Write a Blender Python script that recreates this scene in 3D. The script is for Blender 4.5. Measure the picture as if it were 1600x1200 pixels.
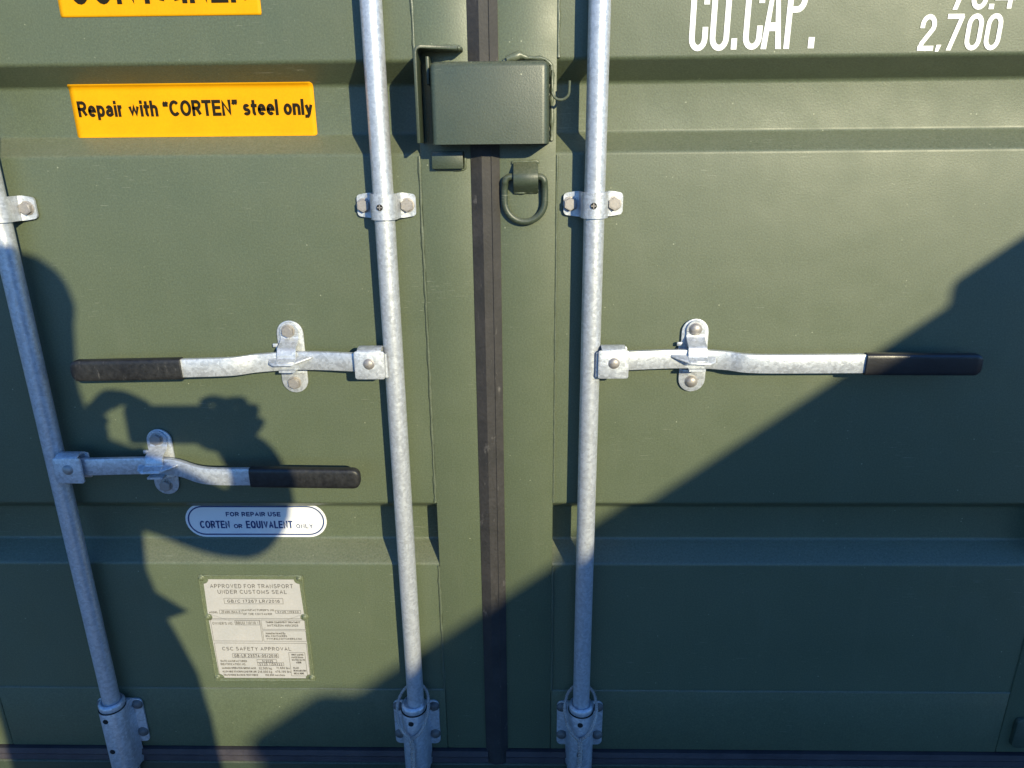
import bpy, bmesh, math, random
from mathutils import Vector, Matrix
random.seed(7)
R = math.radians
scene = bpy.context.scene
for o in list(bpy.data.objects):
    bpy.data.objects.remove(o)

# ---------------------------------------------------------------- camera
CAMZ = 1.4791
cam_d = bpy.data.cameras.new('Camera')
cam = bpy.data.objects.new('Camera', cam_d)
scene.collection.objects.link(cam)
cam_d.sensor_fit = 'HORIZONTAL'
cam_d.sensor_width = 36.0
cam_d.lens = 36.0 * 1130 / 1600
cam_d.clip_start = 0.01
cam_d.clip_end = 500
# columns: camera right, up, backwards in world axes (x right, y into the door, z up)
cx = Vector((0.99978498, 0.01863307, -0.00909957))
cdn = Vector((-0.00262763, -0.32144666, -0.94692404))
cf = Vector((-0.02056912, 0.94674435, -0.32132858))
rot = Matrix((cx, -cdn, -cf)).transposed()
cam.matrix_world = Matrix.Translation((0, -1.25, CAMZ)) @ rot.to_4x4()
scene.camera = cam
scene.render.resolution_x, scene.render.resolution_y = 1024, 768

# ---------------------------------------------------------------- sun and sky
KX, KZ = 0.54, 0.40                       # shadow shift to the left / down per metre of stand-off
sun_dir = Vector((-KX, 1.0, -KZ)).normalized()   # direction the light travels
elev = math.asin(-sun_dir.z)
sd = bpy.data.lights.new('sun', 'SUN')
sun = bpy.data.objects.new('sun', sd)
scene.collection.objects.link(sun)
sun.rotation_euler = sun_dir.to_track_quat('-Z', 'Y').to_euler()
sun.location = (6, -10, 6)
sd.energy = 3.6
sd.angle = R(0.53)
sd.color = (1.0, 0.89, 0.58)
world = bpy.data.worlds.new('World')
scene.world = world
world.use_nodes = True
wn = world.node_tree
bg = wn.nodes['Background']
sky = wn.nodes.new('ShaderNodeTexSky')
sky.sky_type = 'NISHITA'
sky.sun_disc = False
sky.sun_elevation = elev
sky.sun_rotation = math.atan2(-sun_dir.x, -sun_dir.y)   # measured from +Y towards +X
sky.air_density = 1.0
sky.dust_density = 0.0
sky.ozone_density = 10.0
wn.links.new(sky.outputs[0], bg.inputs[0])
bg.inputs[1].default_value = 0.15
scene.view_settings.view_transform = 'Standard'
scene.view_settings.look = 'None'
scene.view_settings.gamma = 1
scene.view_settings.exposure = 0.83
scene.view_settings.use_curve_mapping = False

# ---------------------------------------------------------------- materials
def newmat(name):
    m = bpy.data.materials.new(name); m.use_nodes = True
    nt = m.node_tree
    return m, nt, nt.nodes['Principled BSDF']

def N(nt, t, **kw):
    n = nt.nodes.new(t)
    for k, v in kw.items(): setattr(n, k, v)
    return n

def pos(nt, scale=(1, 1, 1), rotation=(0, 0, 0)):
    g = N(nt, 'ShaderNodeNewGeometry')
    mp = N(nt, 'ShaderNodeMapping')
    mp.inputs['Scale'].default_value = scale
    mp.inputs['Rotation'].default_value = rotation
    nt.links.new(g.outputs['Position'], mp.inputs['Vector'])
    return mp.outputs[0]

def noise(nt, vec, scale, detail=4, rough=.55):
    n = N(nt, 'ShaderNodeTexNoise')
    n.inputs['Scale'].default_value = scale
    n.inputs['Detail'].default_value = detail
    n.inputs['Roughness'].default_value = rough
    nt.links.new(vec, n.inputs['Vector'])
    return n.outputs['Fac']

def ramp(nt, fac, stops):
    r = N(nt, 'ShaderNodeValToRGB')
    el = r.color_ramp.elements
    while len(el) < len(stops): el.new(.5)
    for e, (p_, c) in zip(el, stops):
        e.position = p_; e.color = (c[0], c[1], c[2], 1) if hasattr(c, '__len__') else (c, c, c, 1)
    nt.links.new(fac, r.inputs[0])
    return r.outputs[0]

def mix(nt, a, b, fac, mode='MIX'):
    m = N(nt, 'ShaderNodeMix', data_type='RGBA', blend_type=mode)
    for s, v in ((m.inputs[0], fac), (m.inputs[6], a), (m.inputs[7], b)):
        if hasattr(v, 'links'): nt.links.new(v, s)
        else: s.default_value = v if not hasattr(v, '__len__') else (*v[:3], 1)
    return m.outputs[2]

def mathn(nt, op, a, b):
    m = N(nt, 'ShaderNodeMath', operation=op)
    for s, v in ((m.inputs[0], a), (m.inputs[1], b)):
        if hasattr(v, 'links'): nt.links.new(v, s)
        else: s.default_value = v
    return m.outputs[0]

def bump(nt, bs, h, strength, dist, prev=None):
    b = N(nt, 'ShaderNodeBump')
    b.inputs['Strength'].default_value = strength
    b.inputs['Distance'].default_value = dist
    nt.links.new(h, b.inputs['Height'])
    if prev is not None: nt.links.new(prev, b.inputs['Normal'])
    nt.links.new(b.outputs[0], bs.inputs['Normal'])
    return b.outputs[0]

def green_paint(name, c1, c2, rough, scuff=1.0):
    m, nt, bs = newmat(name)
    v = pos(nt)
    big = noise(nt, v, 2.3, 3)
    col = mix(nt, c1, c2, ramp(nt, big, [(.3, 0), (.7, 1)]))
    grain = noise(nt, v, 330, 5, .7)
    col = mix(nt, col, ramp(nt, grain, [(.30, .66), (.5, .98), (.70, 1.38)]), .8, 'MULTIPLY')
    # sparse pale dust specks
    vo = N(nt, 'ShaderNodeTexVoronoi'); vo.inputs['Scale'].default_value = 75
    nt.links.new(v, vo.inputs['Vector'])
    sp = ramp(nt, vo.outputs['Distance'], [(.05, 1), (.12, 0)])
    spm = mathn(nt, 'MULTIPLY', sp, ramp(nt, noise(nt, v, 31, 2), [(.58, 0), (.66, .8)]))
    col = mix(nt, col, (.34, .36, .25), spm)
    # faint wiped streaks and dusty runs
    st = noise(nt, pos(nt, (9, 9, 1.1), (0, .08, 0)), 3.0, 4, .6)
    col = mix(nt, col, (.20, .205, .14), mathn(nt, 'MULTIPLY', ramp(nt, st, [(.55, 0), (.85, 1)]), .10))
    # hairline scuffs
    sc = noise(nt, pos(nt, (3, 3, 60), (0, .55, 0)), 9.0, 2, .5)
    scm = mathn(nt, 'MULTIPLY', ramp(nt, sc, [(.665, 0), (.70, 1)]), ramp(nt, noise(nt, v, 6, 2), [(.54, 0), (.64, .42 * scuff)]))
    col = mix(nt, col, (.30, .32, .25), scm)
    # settled dust on upward ledges
    gn = N(nt, 'ShaderNodeNewGeometry'); sx = N(nt, 'ShaderNodeSeparateXYZ'); nt.links.new(gn.outputs['True Normal'], sx.inputs[0])
    du = mathn(nt, 'MULTIPLY', ramp(nt, sx.outputs[2], [(.25, 0), (.75, 1)]), ramp(nt, noise(nt, v, 260, 5, .75), [(.35, .04), (.7, .34)]))
    col = mix(nt, col, (.27, .265, .20), du)
    nt.links.new(col, bs.inputs['Base Color'])
    rg = ramp(nt, noise(nt, v, 14, 4), [(.3, rough - .05), (.7, rough + .07)])
    nt.links.new(rg, bs.inputs['Roughness'])
    bs.inputs['Specular IOR Level'].default_value = .66
    b1 = bump(nt, bs, noise(nt, v, 360, 3, .6), .22, .0009)
    bump(nt, bs, noise(nt, v, 7, 2, .5), .35, .006, b1)
    return m

def galv(name, lo=.48, hi=.65, metallic=.50, rough=.38):
    m, nt, bs = newmat(name)
    v = pos(nt)
    vo = N(nt, 'ShaderNodeTexVoronoi'); vo.inputs['Scale'].default_value = 210
    nt.links.new(v, vo.inputs['Vector'])
    sep = N(nt, 'ShaderNodeSeparateColor'); nt.links.new(vo.outputs['Color'], sep.inputs[0])
    fl = sep.outputs[0]
    n1 = noise(nt, v, 190, 5, .75)
    f = mathn(nt, 'ADD', mathn(nt, 'MULTIPLY', fl, .45), mathn(nt, 'MULTIPLY', n1, .55))
    col = ramp(nt, f, [(.3, (lo * .93, lo * .98, lo * 1.06)), (.7, (hi * .93, hi * .98, hi * 1.06))])
    # drawn streaks across the tube and dull scuffs
    st = noise(nt, pos(nt, (160, 160, 420), (0, .6, 0)), 1.0, 3, .6)
    col = mix(nt, col, (.76, .80, .84), mathn(nt, 'MULTIPLY', ramp(nt, st, [(.52, 0), (.72, 1)]), .40))
    dk = noise(nt, pos(nt, (45, 45, 14)), 1.6, 5, .7)
    col = mix(nt, col, (.20, .20, .205), mathn(nt, 'MULTIPLY', ramp(nt, dk, [(.64, 0), (.76, 1)]), .22))
    ru = noise(nt, v, 26, 4, .7)
    col = mix(nt, col, (.36, .27, .19), mathn(nt, 'MULTIPLY', ramp(nt, ru, [(.68, 0), (.80, 1)]), .2))
    nt.links.new(col, bs.inputs['Base Color'])
    bs.inputs['Metallic'].default_value = metallic
    nt.links.new(ramp(nt, f, [(.2, rough + .0), (.8, rough + .10)]), bs.inputs['Roughness'])
    b1 = bump(nt, bs, n1, .35, .0008)
    bump(nt, bs, st, .30, .0005, b1)
    return m

def simple(name, col, rough, metallic=0.0, grain=0.0, gscale=250, bumpd=0.0, var=None):
    m, nt, bs = newmat(name)
    v = pos(nt)
    g = noise(nt, v, gscale, 4, .6)
    c = mix(nt, col, var or col, ramp(nt, noise(nt, v, 18, 4, .6), [(.35, 0), (.68, 1)]))
    if grain:
        c = mix(nt, c, ramp(nt, g, [(.25, 1 - grain), (.75, 1 + grain)]), .9, 'MULTIPLY')
    nt.links.new(c, bs.inputs['Base Color'])
    bs.inputs['Metallic'].default_value = metallic
    nt.links.new(ramp(nt, g, [(.3, max(.02, rough - .05)), (.7, min(1, rough + .06))]), bs.inputs['Roughness'])
    if bumpd: bump(nt, bs, g, .5, bumpd)
    return m

G1, G2 = (.078, .099, .058), (.091, .112, .066)
M_GREEN = green_paint('door_green_paint', G1, G2, .48)
M_GREEN2 = green_paint('fitting_green_paint', (.040, .056, .037), (.047, .063, .041), .44, 1.3)
M_WELD = green_paint('weld_green_paint', (.086, .106, .070), (.104, .122, .082), .36, 0)
M_GALV = galv('galvanised_steel')
M_BAR = galv('galvanised_tube', .51, .65, .52, .36)
M_BOLT = simple('dull_zinc_bolt', (.40, .37, .345), .5, .55, .12, 300, .0004, (.33, .31, .30))
M_BOLTD = simple('weathered_bolt', (.15, .145, .14), .55, .35, .2, 300, .0005, (.10, .10, .10))
M_GRIP = simple('black_plastic_grip', (.016, .016, .018), .34, 0, .2, 400, .0003, (.026, .025, .026))
M_GRIPW = simple('worn_black_grip', (.010, .010, .011), .45, 0, .5, 130, .0006, (.022, .022, .022))
M_RUBBER = simple('door_rubber', (.022, .021, .021), .62, 0, .3, 200, .0008, (.036, .033, .033))
def fleck(m, col, scale, amount):
    nt = m.node_tree; bs = nt.nodes['Principled BSDF']
    src = bs.inputs['Base Color'].links[0].from_socket
    f = noise(nt, pos(nt, (1, 1, .35), (0, .3, 0)), scale, 5, .75)
    c = mix(nt, src, col, mathn(nt, 'MULTIPLY', ramp(nt, f, [(.62, 0), (.70, 1)]), amount))
    nt.links.new(c, bs.inputs['Base Color'])
fleck(M_RUBBER, (.16, .15, .145), 55, .55)
fleck(M_GRIPW, (.13, .125, .12), 120, .5)
M_SILLRUB = simple('sill_rubber', (.030, .026, .034), .55, 0, .25, 220, .0006, (.05, .044, .05))
M_YEL = simple('yellow_vinyl', (.74, .34, .0012), .60, 0, .05, 260, .0002, (.69, .315, .0012))
M_YEL.node_tree.nodes['Principled BSDF'].inputs['Specular IOR Level'].default_value = .15
M_BLACKP = simple('black_print', (.014, .011, .006), .8)
M_BLACKP.node_tree.nodes['Principled BSDF'].inputs['Specular IOR Level'].default_value = .15
M_WHITEV = simple('white_vinyl', (.80, .80, .80), .35, 0, .03, 300, .0001, (.76, .76, .77))
M_BLUEP = simple('blue_print', (.012, .04, .16), .4)
M_WHITEP = simple('white_stencil_paint', (.84, .84, .83), .45, 0, .05, 300, .0002, (.78, .79, .77))
M_PLATE = simple('plate_face', (.50, .48, .46), .40, .15, .06, 300, .0002, (.46, .45, .435))
M_PLINE = simple('plate_print', (.09, .085, .085), .5)
M_PFRAME = green_paint('plate_oversprayed_edge', (.105, .128, .074), (.135, .155, .090), .42, 0)
M_ROPE = simple('braided_cord', (.44, .40, .37), .9, 0, .5, 380, .0006, (.24, .215, .20))
M_HOLE = simple('hole_dark', (.006, .006, .007), .8)
M_GROUND = simple('yard_asphalt', (.050, .052, .056), .9, 0, .4, 60, .004, (.068, .070, .073))
M_WALL = simple('wall_render', (.26, .25, .23), .9, 0, .15, 90, .002, (.21, .20, .19))
M_SKIN = simple('skin', (.46, .27, .19), .5)
M_JACKET = simple('dark_jacket_cloth', (.030, .034, .045), .85, 0, .2, 300, .0006)
M_JEANS = simple('blue_jeans_cloth', (.05, .07, .12), .85, 0, .2, 300, .0006)
M_HAIR = simple('brown_hair', (.035, .024, .016), .6, 0, .3, 200, .001)
M_PHONE = simple('phone_body', (.02, .02, .022), .25)

# ---------------------------------------------------------------- mesh helpers
def V(x, p, z):
    """x right, p = distance in front of the door's outer panel face, z up"""
    return Vector((x, -p, z))

class MB:
    def __init__(self): self.v = []; self.f = []; self.m = []
    def add(self, verts, faces, mi=0):
        o = len(self.v); self.v += [tuple(a) for a in verts]
        self.f += [tuple(i + o for i in f) for f in faces]; self.m += [mi] * len(faces)
        return self
    def box(self, x0, x1, p0, p1, z0, z1, mi=0):
        vs = [V(x, p, z) for x in (x0, x1) for p in (p0, p1) for z in (z0, z1)]
        return self.add(vs, [(0, 1, 3, 2), (4, 6, 7, 5), (0, 4, 5, 1), (2, 3, 7, 6), (0, 2, 6, 4), (1, 5, 7, 3)], mi)
    def prism(self, outline, p0, p1, mi=0):
        """outline in (x, z), extruded from p0 to p1"""
        n = len(outline)
        vs = [V(x, p0, z) for x, z in outline] + [V(x, p1, z) for x, z in outline]
        fs = [tuple(range(n)), tuple(range(2 * n - 1, n - 1, -1))]
        fs += [(i, i + n, (i + 1) % n + n, (i + 1) % n) for i in range(n)]
        return self.add(vs, fs, mi)
    def sweepx(self, prof, x0, x1, closed=True, mi=0):
        """profile in (p, z) swept along x"""
        n = len(prof)
        vs = [V(x0, p, z) for p, z in prof] + [V(x1, p, z) for p, z in prof]
        fs = [(i, (i + 1) % n, (i + 1) % n + n, i + n) for i in range(n if closed else n - 1)]
        if closed: fs += [tuple(range(n - 1, -1, -1)), tuple(range(n, 2 * n))]
        return self.add(vs, fs, mi)
    def tube(self, path, r, seg=16, closed=False, caps=True, jitter=0.0, mi=0, squash=None):
        pts = [Vector(a) for a in path]; n = len(pts)
        rr = r if hasattr(r, '__len__') else [r] * n
        up = None; rings = []
        for i in range(n):
            a = pts[(i - 1) % n] if (closed or i > 0) else pts[i]
            b = pts[(i + 1) % n] if (closed or i < n - 1) else pts[i]
            t = (b - a).normalized()
            if up is None:
                up = t.orthogonal().normalized()
            up = (up - t * up.dot(t)).normalized()
            sd_ = t.cross(up)
            ring = []
            for k in range(seg):
                an = 2 * math.pi * k / seg
                q = rr[i] * (1 + jitter * random.uniform(-1, 1))
                d = up * math.cos(an) * q + sd_ * math.sin(an) * q
                if squash: d = Vector((d.x * squash[0], d.y * squash[1], d.z * squash[2]))
                ring.append(pts[i] + d)
            rings.append(ring)
        vs = [a for ring in rings for a in ring]; fs = []
        for i in range(n if closed else n - 1):
            j = (i + 1) % n
            for k in range(seg):
                l = (k + 1) % seg
                fs.append((i * seg + k, j * seg + k, j * seg + l, i * seg + l))
        if caps and not closed:
            fs += [tuple(range(seg)), tuple((n - 1) * seg + k for k in range(seg - 1, -1, -1))]
        return self.add(vs, fs, mi)
    def lathe(self, prof, c, axis='z', seg=32, mi=0):
        """prof = (radius, height) pairs along the axis ('z' up or 'p' outwards)"""
        vs = []; fs = []; n = len(prof)
        for r_, h in prof:
            for k in range(seg):
                a = 2 * math.pi * k / seg
                if axis == 'z': vs.append(Vector(c) + Vector((r_ * math.cos(a), r_ * math.sin(a), h)))
                else: vs.append(Vector(c) + Vector((r_ * math.cos(a), -h, r_ * math.sin(a))))
        for i in range(n - 1):
            for k in range(seg):
                l = (k + 1) % seg
                fs.append((i * seg + k, i * seg + l, (i + 1) * seg + l, (i + 1) * seg + k))
        fs += [tuple(range(seg - 1, -1, -1)), tuple((n - 1) * seg + k for k in range(seg))]
        return self.add(vs, fs, mi)
    def mesh(self, name, mats, smooth=40, bevel=0.0, bseg=2):
        me = bpy.data.meshes.new(name)
        me.from_pydata(self.v, [], self.f)
        mats = mats if isinstance(mats, (list, tuple)) else [mats]
        for m in mats: me.materials.append(m)
        for p_, mi in zip(me.polygons, self.m): p_.material_index = mi
        bm = bmesh.new(); bm.from_mesh(me)
        bmesh.ops.remove_doubles(bm, verts=bm.verts, dist=1e-6)
        bmesh.ops.recalc_face_normals(bm, faces=bm.faces)
        if bevel:
            es = [e for e in bm.edges if len(e.link_faces) == 2 and e.calc_face_angle(0) > R(30)]
            bmesh.ops.bevel(bm, geom=es, offset=bevel, offset_type='OFFSET', segments=bseg, profile=.5, affect='EDGES', clamp_overlap=True)
        for f in bm.faces: f.smooth = True
        for e in bm.edges:
            if len(e.link_faces) == 2 and e.calc_face_angle(0) > R(smooth): e.smooth = False
        bm.to_mesh(me); bm.free()
        return me

WORLD = {}
def link(o, parent=None, at=(0, 0, 0)):
    scene.collection.objects.link(o)
    at = Vector(at); WORLD[o.name] = at
    if parent is not None:
        o.parent = parent; o.location = at - WORLD[parent.name]
    else:
        o.location = at
    return o

def part(name, mb, mats, parent=None, at=(0, 0, 0), smooth=40, bevel=0.0, bseg=2, label=None):
    me = mb if isinstance(mb, bpy.types.Mesh) else mb.mesh(name, mats, smooth, bevel, bseg)
    o = bpy.data.objects.new(name, me)
    link(o, parent, at)
    if label: o['label'] = label
    return o

def tag(o, label, cat, group=None, kind=None):
    if label: o['label'] = label
    if cat: o['category'] = cat
    if group: o['group'] = group
    if kind: o['kind'] = kind
    return o

def thing(name, at, label, cat, group=None):
    o = bpy.data.objects.new(name, None)
    o.empty_display_size = .05
    link(o, None, at)
    return tag(o, label, cat, group)

def stadium(w, h, n=10):
    r = w / 2; o = []
    for k in range(n + 1):
        a = math.pi * k / n; o.append((r * math.cos(a), h / 2 - r + r * math.sin(a)))
    for k in range(n + 1):
        a = math.pi + math.pi * k / n; o.append((r * math.cos(a), -h / 2 + r + r * math.sin(a)))
    return o

def rrect(x0, x1, z0, z1, r, n=5):
    o = []
    for cx_, cz_, a0 in ((x1 - r, z1 - r, 0), (x0 + r, z1 - r, 90), (x0 + r, z0 + r, 180), (x1 - r, z0 + r, 270)):
        for k in range(n + 1):
            a = R(a0 + 90 * k / n); o.append((cx_ + r * math.cos(a), cz_ + r * math.sin(a)))
    return o

def fillet(pts, rad, n=4):
    """round the inner corners of an open polyline of (p, z) points"""
    out = [pts[0]]
    for i in range(1, len(pts) - 1):
        a, b, c = (Vector(q) for q in pts[i - 1:i + 2])
        u = (a - b); w = (c - b); lu, lw = u.length, w.length
        u.normalize(); w.normalize()
        ang = u.angle(w, math.pi)
        if ang > R(178): out.append(tuple(b)); continue
        d = min(rad / math.tan(ang / 2), lu * .45, lw * .45)
        s, e = b + u * d, b + w * d
        for k in range(n + 1):
            t = k / n
            q = s * (1 - t) ** 2 + b * 2 * t * (1 - t) + e * t * t
            out.append(tuple(q))
    out.append(pts[-1])
    return out

# ---------------------------------------------------------------- numbers of the doors
GROUND = 0.05
Z_TOP = 2.44
X_WL, X_GL, X_GR, X_WR = -0.1755, -0.0900, -0.0450, 0.0493
Z_SILL, Z_GAS, Z_RAIL = 0.170, 0.208, 0.3665
X_OL, X_OR = -1.147, 1.013
X_EL, X_ER = -1.262, 1.128      # outer edges of the two leaves
BAR_X = {'far': -0.882, 'left': -0.2350, 'right': 0.1115}
BAR_P, BAR_R = 0.030, 0.0170
CORR = [(2.383, 2.243), (1.597, 1.457), (0.811, 0.676)]
DEPTH = 0.048

def panel_profile():
    pts = [(0, Z_TOP)]
    for a, b in CORR:
        s = .0305
        pts += [(0, a), (-DEPTH, a - s), (-DEPTH, b + s), (0, b)]
    pts += [(0, Z_RAIL)]
    return fillet(pts, .009, 5)

# ---------------------------------------------------------------- setting: ground
g = MB(); g.add([(-60, -80, GROUND), (60, -80, GROUND), (60, 40, GROUND), (-60, 40, GROUND)], [(0, 1, 2, 3)])
go = part('ground', g, M_GROUND); tag(go, None, None, kind='structure')

# ---------------------------------------------------------------- container frame round the doors
fr = thing('container_surround', (0, 0, GROUND), 'dark green steel sill and posts of the container framing both doors', 'container frame')
s = MB(); s.sweepx([(-.06, GROUND + .002), (.006, GROUND + .002), (.006, Z_SILL - .004), (.001, Z_SILL), (-.06, Z_SILL)], -1.286, 1.152)
part('sill', s, M_GREEN2, fr)
s = MB(); s.box(-1.286, 1.152, -.08, .01, Z_TOP + .012, Z_TOP + .15); part('header', s, M_GREEN2, fr, bevel=.004)
for x0, x1 in ((-1.286, -1.2665), (1.1325, 1.152)):
    s = MB(); s.box(x0, x1, -.16, .02, Z_SILL + .001, Z_TOP + .011); part('corner_post', s, M_GREEN2, fr, bevel=.004)

# ---------------------------------------------------------------- door leaves
doorL = thing('container_leaf', (-.65, 0, Z_GAS), 'green corrugated steel door leaf left of the rubber seal, carrying the yellow stickers', 'container door')
doorR = thing('container_leaf', (.57, 0, Z_GAS), 'green corrugated steel door leaf right of the rubber seal, lettered in white', 'container door')

def weld(path, r, n, name, parent, jit=.35, sq=None):
    pts = []
    for a, b in zip(path[:-1], path[1:]):
        a, b = Vector(a), Vector(b); L = (b - a).length
        k = max(2, int(L / n))
        for i in range(k): pts.append(a.lerp(b, i / k))
    pts.append(Vector(path[-1]))
    rad = [r * (1 + jit * random.uniform(-1, 1)) for _ in pts]
    pts = [q + Vector((random.uniform(-1, 1), 0, random.uniform(-1, 1))) * r * .22 for q in pts]
    mb = MB(); mb.tube(pts, rad, 8, squash=sq)
    return part(name, mb, M_WELD, parent, smooth=80)

for door, xa, xb, sx0, sx1, ox0, ox1, xw in (
        (doorL, X_OL - .004, X_WL + .012, X_WL, X_GL + .004, X_EL, X_OL, X_WL),
        (doorR, X_WR - .012, X_OR + .004, X_GR - .004, X_WR, X_OR, X_ER, X_WR)):
    mb = MB(); mb.sweepx(panel_profile(), xa, xb, closed=False)
    part('corrugated_panel', mb, M_GREEN, door, smooth=60)
    mb = MB(); mb.box(sx0, sx1, -.055, .003, Z_GAS + .002, Z_TOP); part('inner_stile', mb, M_GREEN, door, bevel=.0025)
    mb = MB(); mb.box(ox0, ox1, -.055, .003, Z_GAS + .002, Z_TOP); part('outer_stile', mb, M_GREEN, door, bevel=.0025)
    lo, hi = (sx1, ox0) if door is doorR else (ox1, sx0)
    mb = MB(); mb.box(lo + .0005, hi - .0005, -.05, .002, Z_GAS + .0015, Z_RAIL - .0012); part('bottom_rail', mb, M_GREEN, door, bevel=.0012)
    # weld beads along the stiles (only where panel meets stile) and the rail
    for z0, z1 in ((Z_RAIL, CORR[2][1] - .004), (CORR[2][0] + .003, CORR[1][1] - .004), (CORR[1][0] + .003, CORR[0][1])):
        off = .0016 if door is doorR else -.0016
        weld([V(xw + off, .0012, z0), V(xw + off, .0012, z1)], .0026, .012, 'weld_bead', door, .28)
    weld([V(lo, .0004, Z_RAIL), V(hi, .0004, Z_RAIL)], .0018, .02, 'weld_bead', door, .3)
    # rubber lip along the bottom
    x0, x1 = (X_EL, X_GL) if door is doorL else (X_GR, X_ER)
    mb = MB(); mb.sweepx([(-.03, Z_SILL + .002), (.006, Z_SILL + .002), (.011, Z_SILL + .008), (.009, .190), (.013, .196), (.010, Z_GAS), (-.03, Z_GAS)], x0 - .003, x1 + .003)
    part('bottom_seal', mb, M_SILLRUB, door, smooth=30)

# rubber seal between the leaves
mb = MB()
prof = [(X_GL - .0015, -.02), (X_GL - .0015, .0045), (-.0730, .0125), (-.0585, .0110), (-.0570, .0122), (X_GR + .0012, .0046), (X_GR + .0012, -.02)]
vs = [V(x, p, z) for z in (Z_SILL + .004, Z_TOP) for x, p in prof]
n = len(prof)
mb.add(vs, [(i, (i + 1) % n, (i + 1) % n + n, i + n) for i in range(n)] + [tuple(range(n)), tuple(range(2 * n - 1, n - 1, -1))])
part('door_seal', mb, M_RUBBER, doorR, smooth=20, label='dark rubber seal strip running down between the two doors')

# hinge blades on the outer stiles
for door, sgn in ((doorL, -1), (doorR, 1)):
    for z in (.262, .95, 1.66, 2.2):
        a, b = (X_EL, X_OL - .022) if sgn < 0 else (X_OR + .022, X_ER)
        mb = MB(); mb.prism(rrect(a, b, z - .03, z + .045, .012), .0032, .014)
        part('hinge_blade', mb, M_GREEN2, door, bevel=.0015)

# ---------------------------------------------------------------- bolts
def hex_mesh(r=.0108, h=.0080, flange=.0122):
    mb = MB(); pr = [(r * math.cos(R(60 * k + 30)), r * math.sin(R(60 * k + 30))) for k in range(6)]
    mb.lathe([(flange, 0), (flange, .0008), (flange * .95, .0012)], (0, 0, 0), 'p', 24)
    o = MB()
    o.prism(pr, .0011, h)
    mb.add(o.v, o.f)
    mb.lathe([(r * .80, h - .001), (r * .78, h + .0004)], (0, 0, 0), 'p', 24)
    return mb.mesh('hex_bolt', M_BOLT, 30, .0005, 1)
def dome_mesh(r=.0105, h=.0065):
    mb = MB(); mb.lathe([(r * 1.12, 0), (r * 1.1, .001)] + [(r * math.cos(R(a)), .001 + h * math.sin(R(a))) for a in (5, 20, 35, 50, 65, 80)], (0, 0, 0), 'p', 24)
    return mb.mesh('dome_rivet', M_BOLT, 50)
ME_HEX, ME_DOME = hex_mesh(), dome_mesh()
ME_DOMED = dome_mesh(); ME_DOMED.materials.clear(); ME_DOMED.materials.append(M_BOLTD)
ME_DOMES = dome_mesh(.0088, .0045)

# ---------------------------------------------------------------- bar guides (pipe straps)
def guide_mesh():
    # strap profile in (x, p), swept in z
    r_o = .0222; t = .0042
    up = [(-.0495, .0075), (-.0488, .0075), (-.0475, .0075), (-.0455, .0075), (-.0425, .0075), (-.0300, .0075), (-.0245, .0110), (-.0218, .0230)]
    arc = [(r_o * math.cos(R(a)), BAR_P + r_o * math.sin(R(a))) for a in range(180, -1, -15)]
    outer = up + arc + [(-x, p) for x, p in reversed(up)]
    inner = [(-.0495, .0034), (-.0488, .0034), (-.0475, .0034), (-.0455, .0034), (-.0425, .0034), (-.0280, .0034), (-.0215, .0060)] + [((r_o - t) * math.cos(R(a)), BAR_P + (r_o - t) * math.sin(R(a))) for a in range(180, -1, -15)] + [(.0215, .0060), (.0280, .0034), (.0425, .0034), (.0455, .0034), (.0475, .0034), (.0488, .0034), (.0495, .0034)]
    mb = MB(); H = .0205
    k1, k2 = len(outer), len(inner)
    loop = outer + list(reversed(inner))
    n = len(loop)
    def hh(x): # flange corners are rounded, saddle a little taller
        ax = abs(x)
        if ax > .0300:
            e = max(0, ax - .0425) / .0070
            return .0185 - .0070 * (1 - math.sqrt(max(0, 1 - e * e)))
        return H
    vs = [V(x, p, -hh(x)) for x, p in loop] + [V(x, p, hh(x)) for x, p in loop]
    fs = [(i, (i + 1) % n, (i + 1) % n + n, i + n) for i in range(n)]
    # caps as quad strip between outer and inner (resampled by nearest index)
    for base in (0, n):
        io = 0; ii = 0
        while io < k1 - 1 or ii < k2 - 1:
            a = base + io; b = base + n - 1 - ii
            if ii >= k2 - 1 or (io < k1 - 1 and (io + 1) / (k1 - 1) <= (ii + 1) / (k2 - 1)):
                fs.append((a, a + 1, b)); io += 1
            else:
                fs.append((a, b - 1, b)); ii += 1
    mb.add(vs, fs)
    mb.lathe([(.0052, BAR_P + r_o - .004), (.0052, BAR_P + r_o + .0005)], (-.003, 0, 0), 'p', 20, 1)
    o = MB(); pp = BAR_P + r_o
    o.box(-.0070, .0010, pp - .002, pp + .0008, -.0007, .0007, 2); o.box(-.0037, -.0023, pp - .002, pp + .0008, -.0040, .0040, 2)
    mb.add(o.v, o.f, 2)
    return mb.mesh('bar_guide', [M_GALV, M_HOLE, M_BOLT], 35)
ME_GUIDE = guide_mesh()
Z_GUIDE = 1.375
for door, key, hexes in ((doorL, 'far', ME_HEX), (doorL, 'left', ME_HEX), (doorR, 'right', ME_HEX)):
    x = BAR_X[key]
    gd = part('bar_guide', ME_GUIDE, None, door, (x, 0, Z_GUIDE))
    for dx in (-.0385, .0350):
        part('bolt', hexes, None, gd, (x + dx, -.0076, Z_GUIDE))
    gd = part('bar_guide', ME_GUIDE, None, door, (x, 0, 2.06))
    for dx in (-.0385, .0350):
        part('bolt', hexes, None, gd, (x + dx, -.0076, 2.06))

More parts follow.
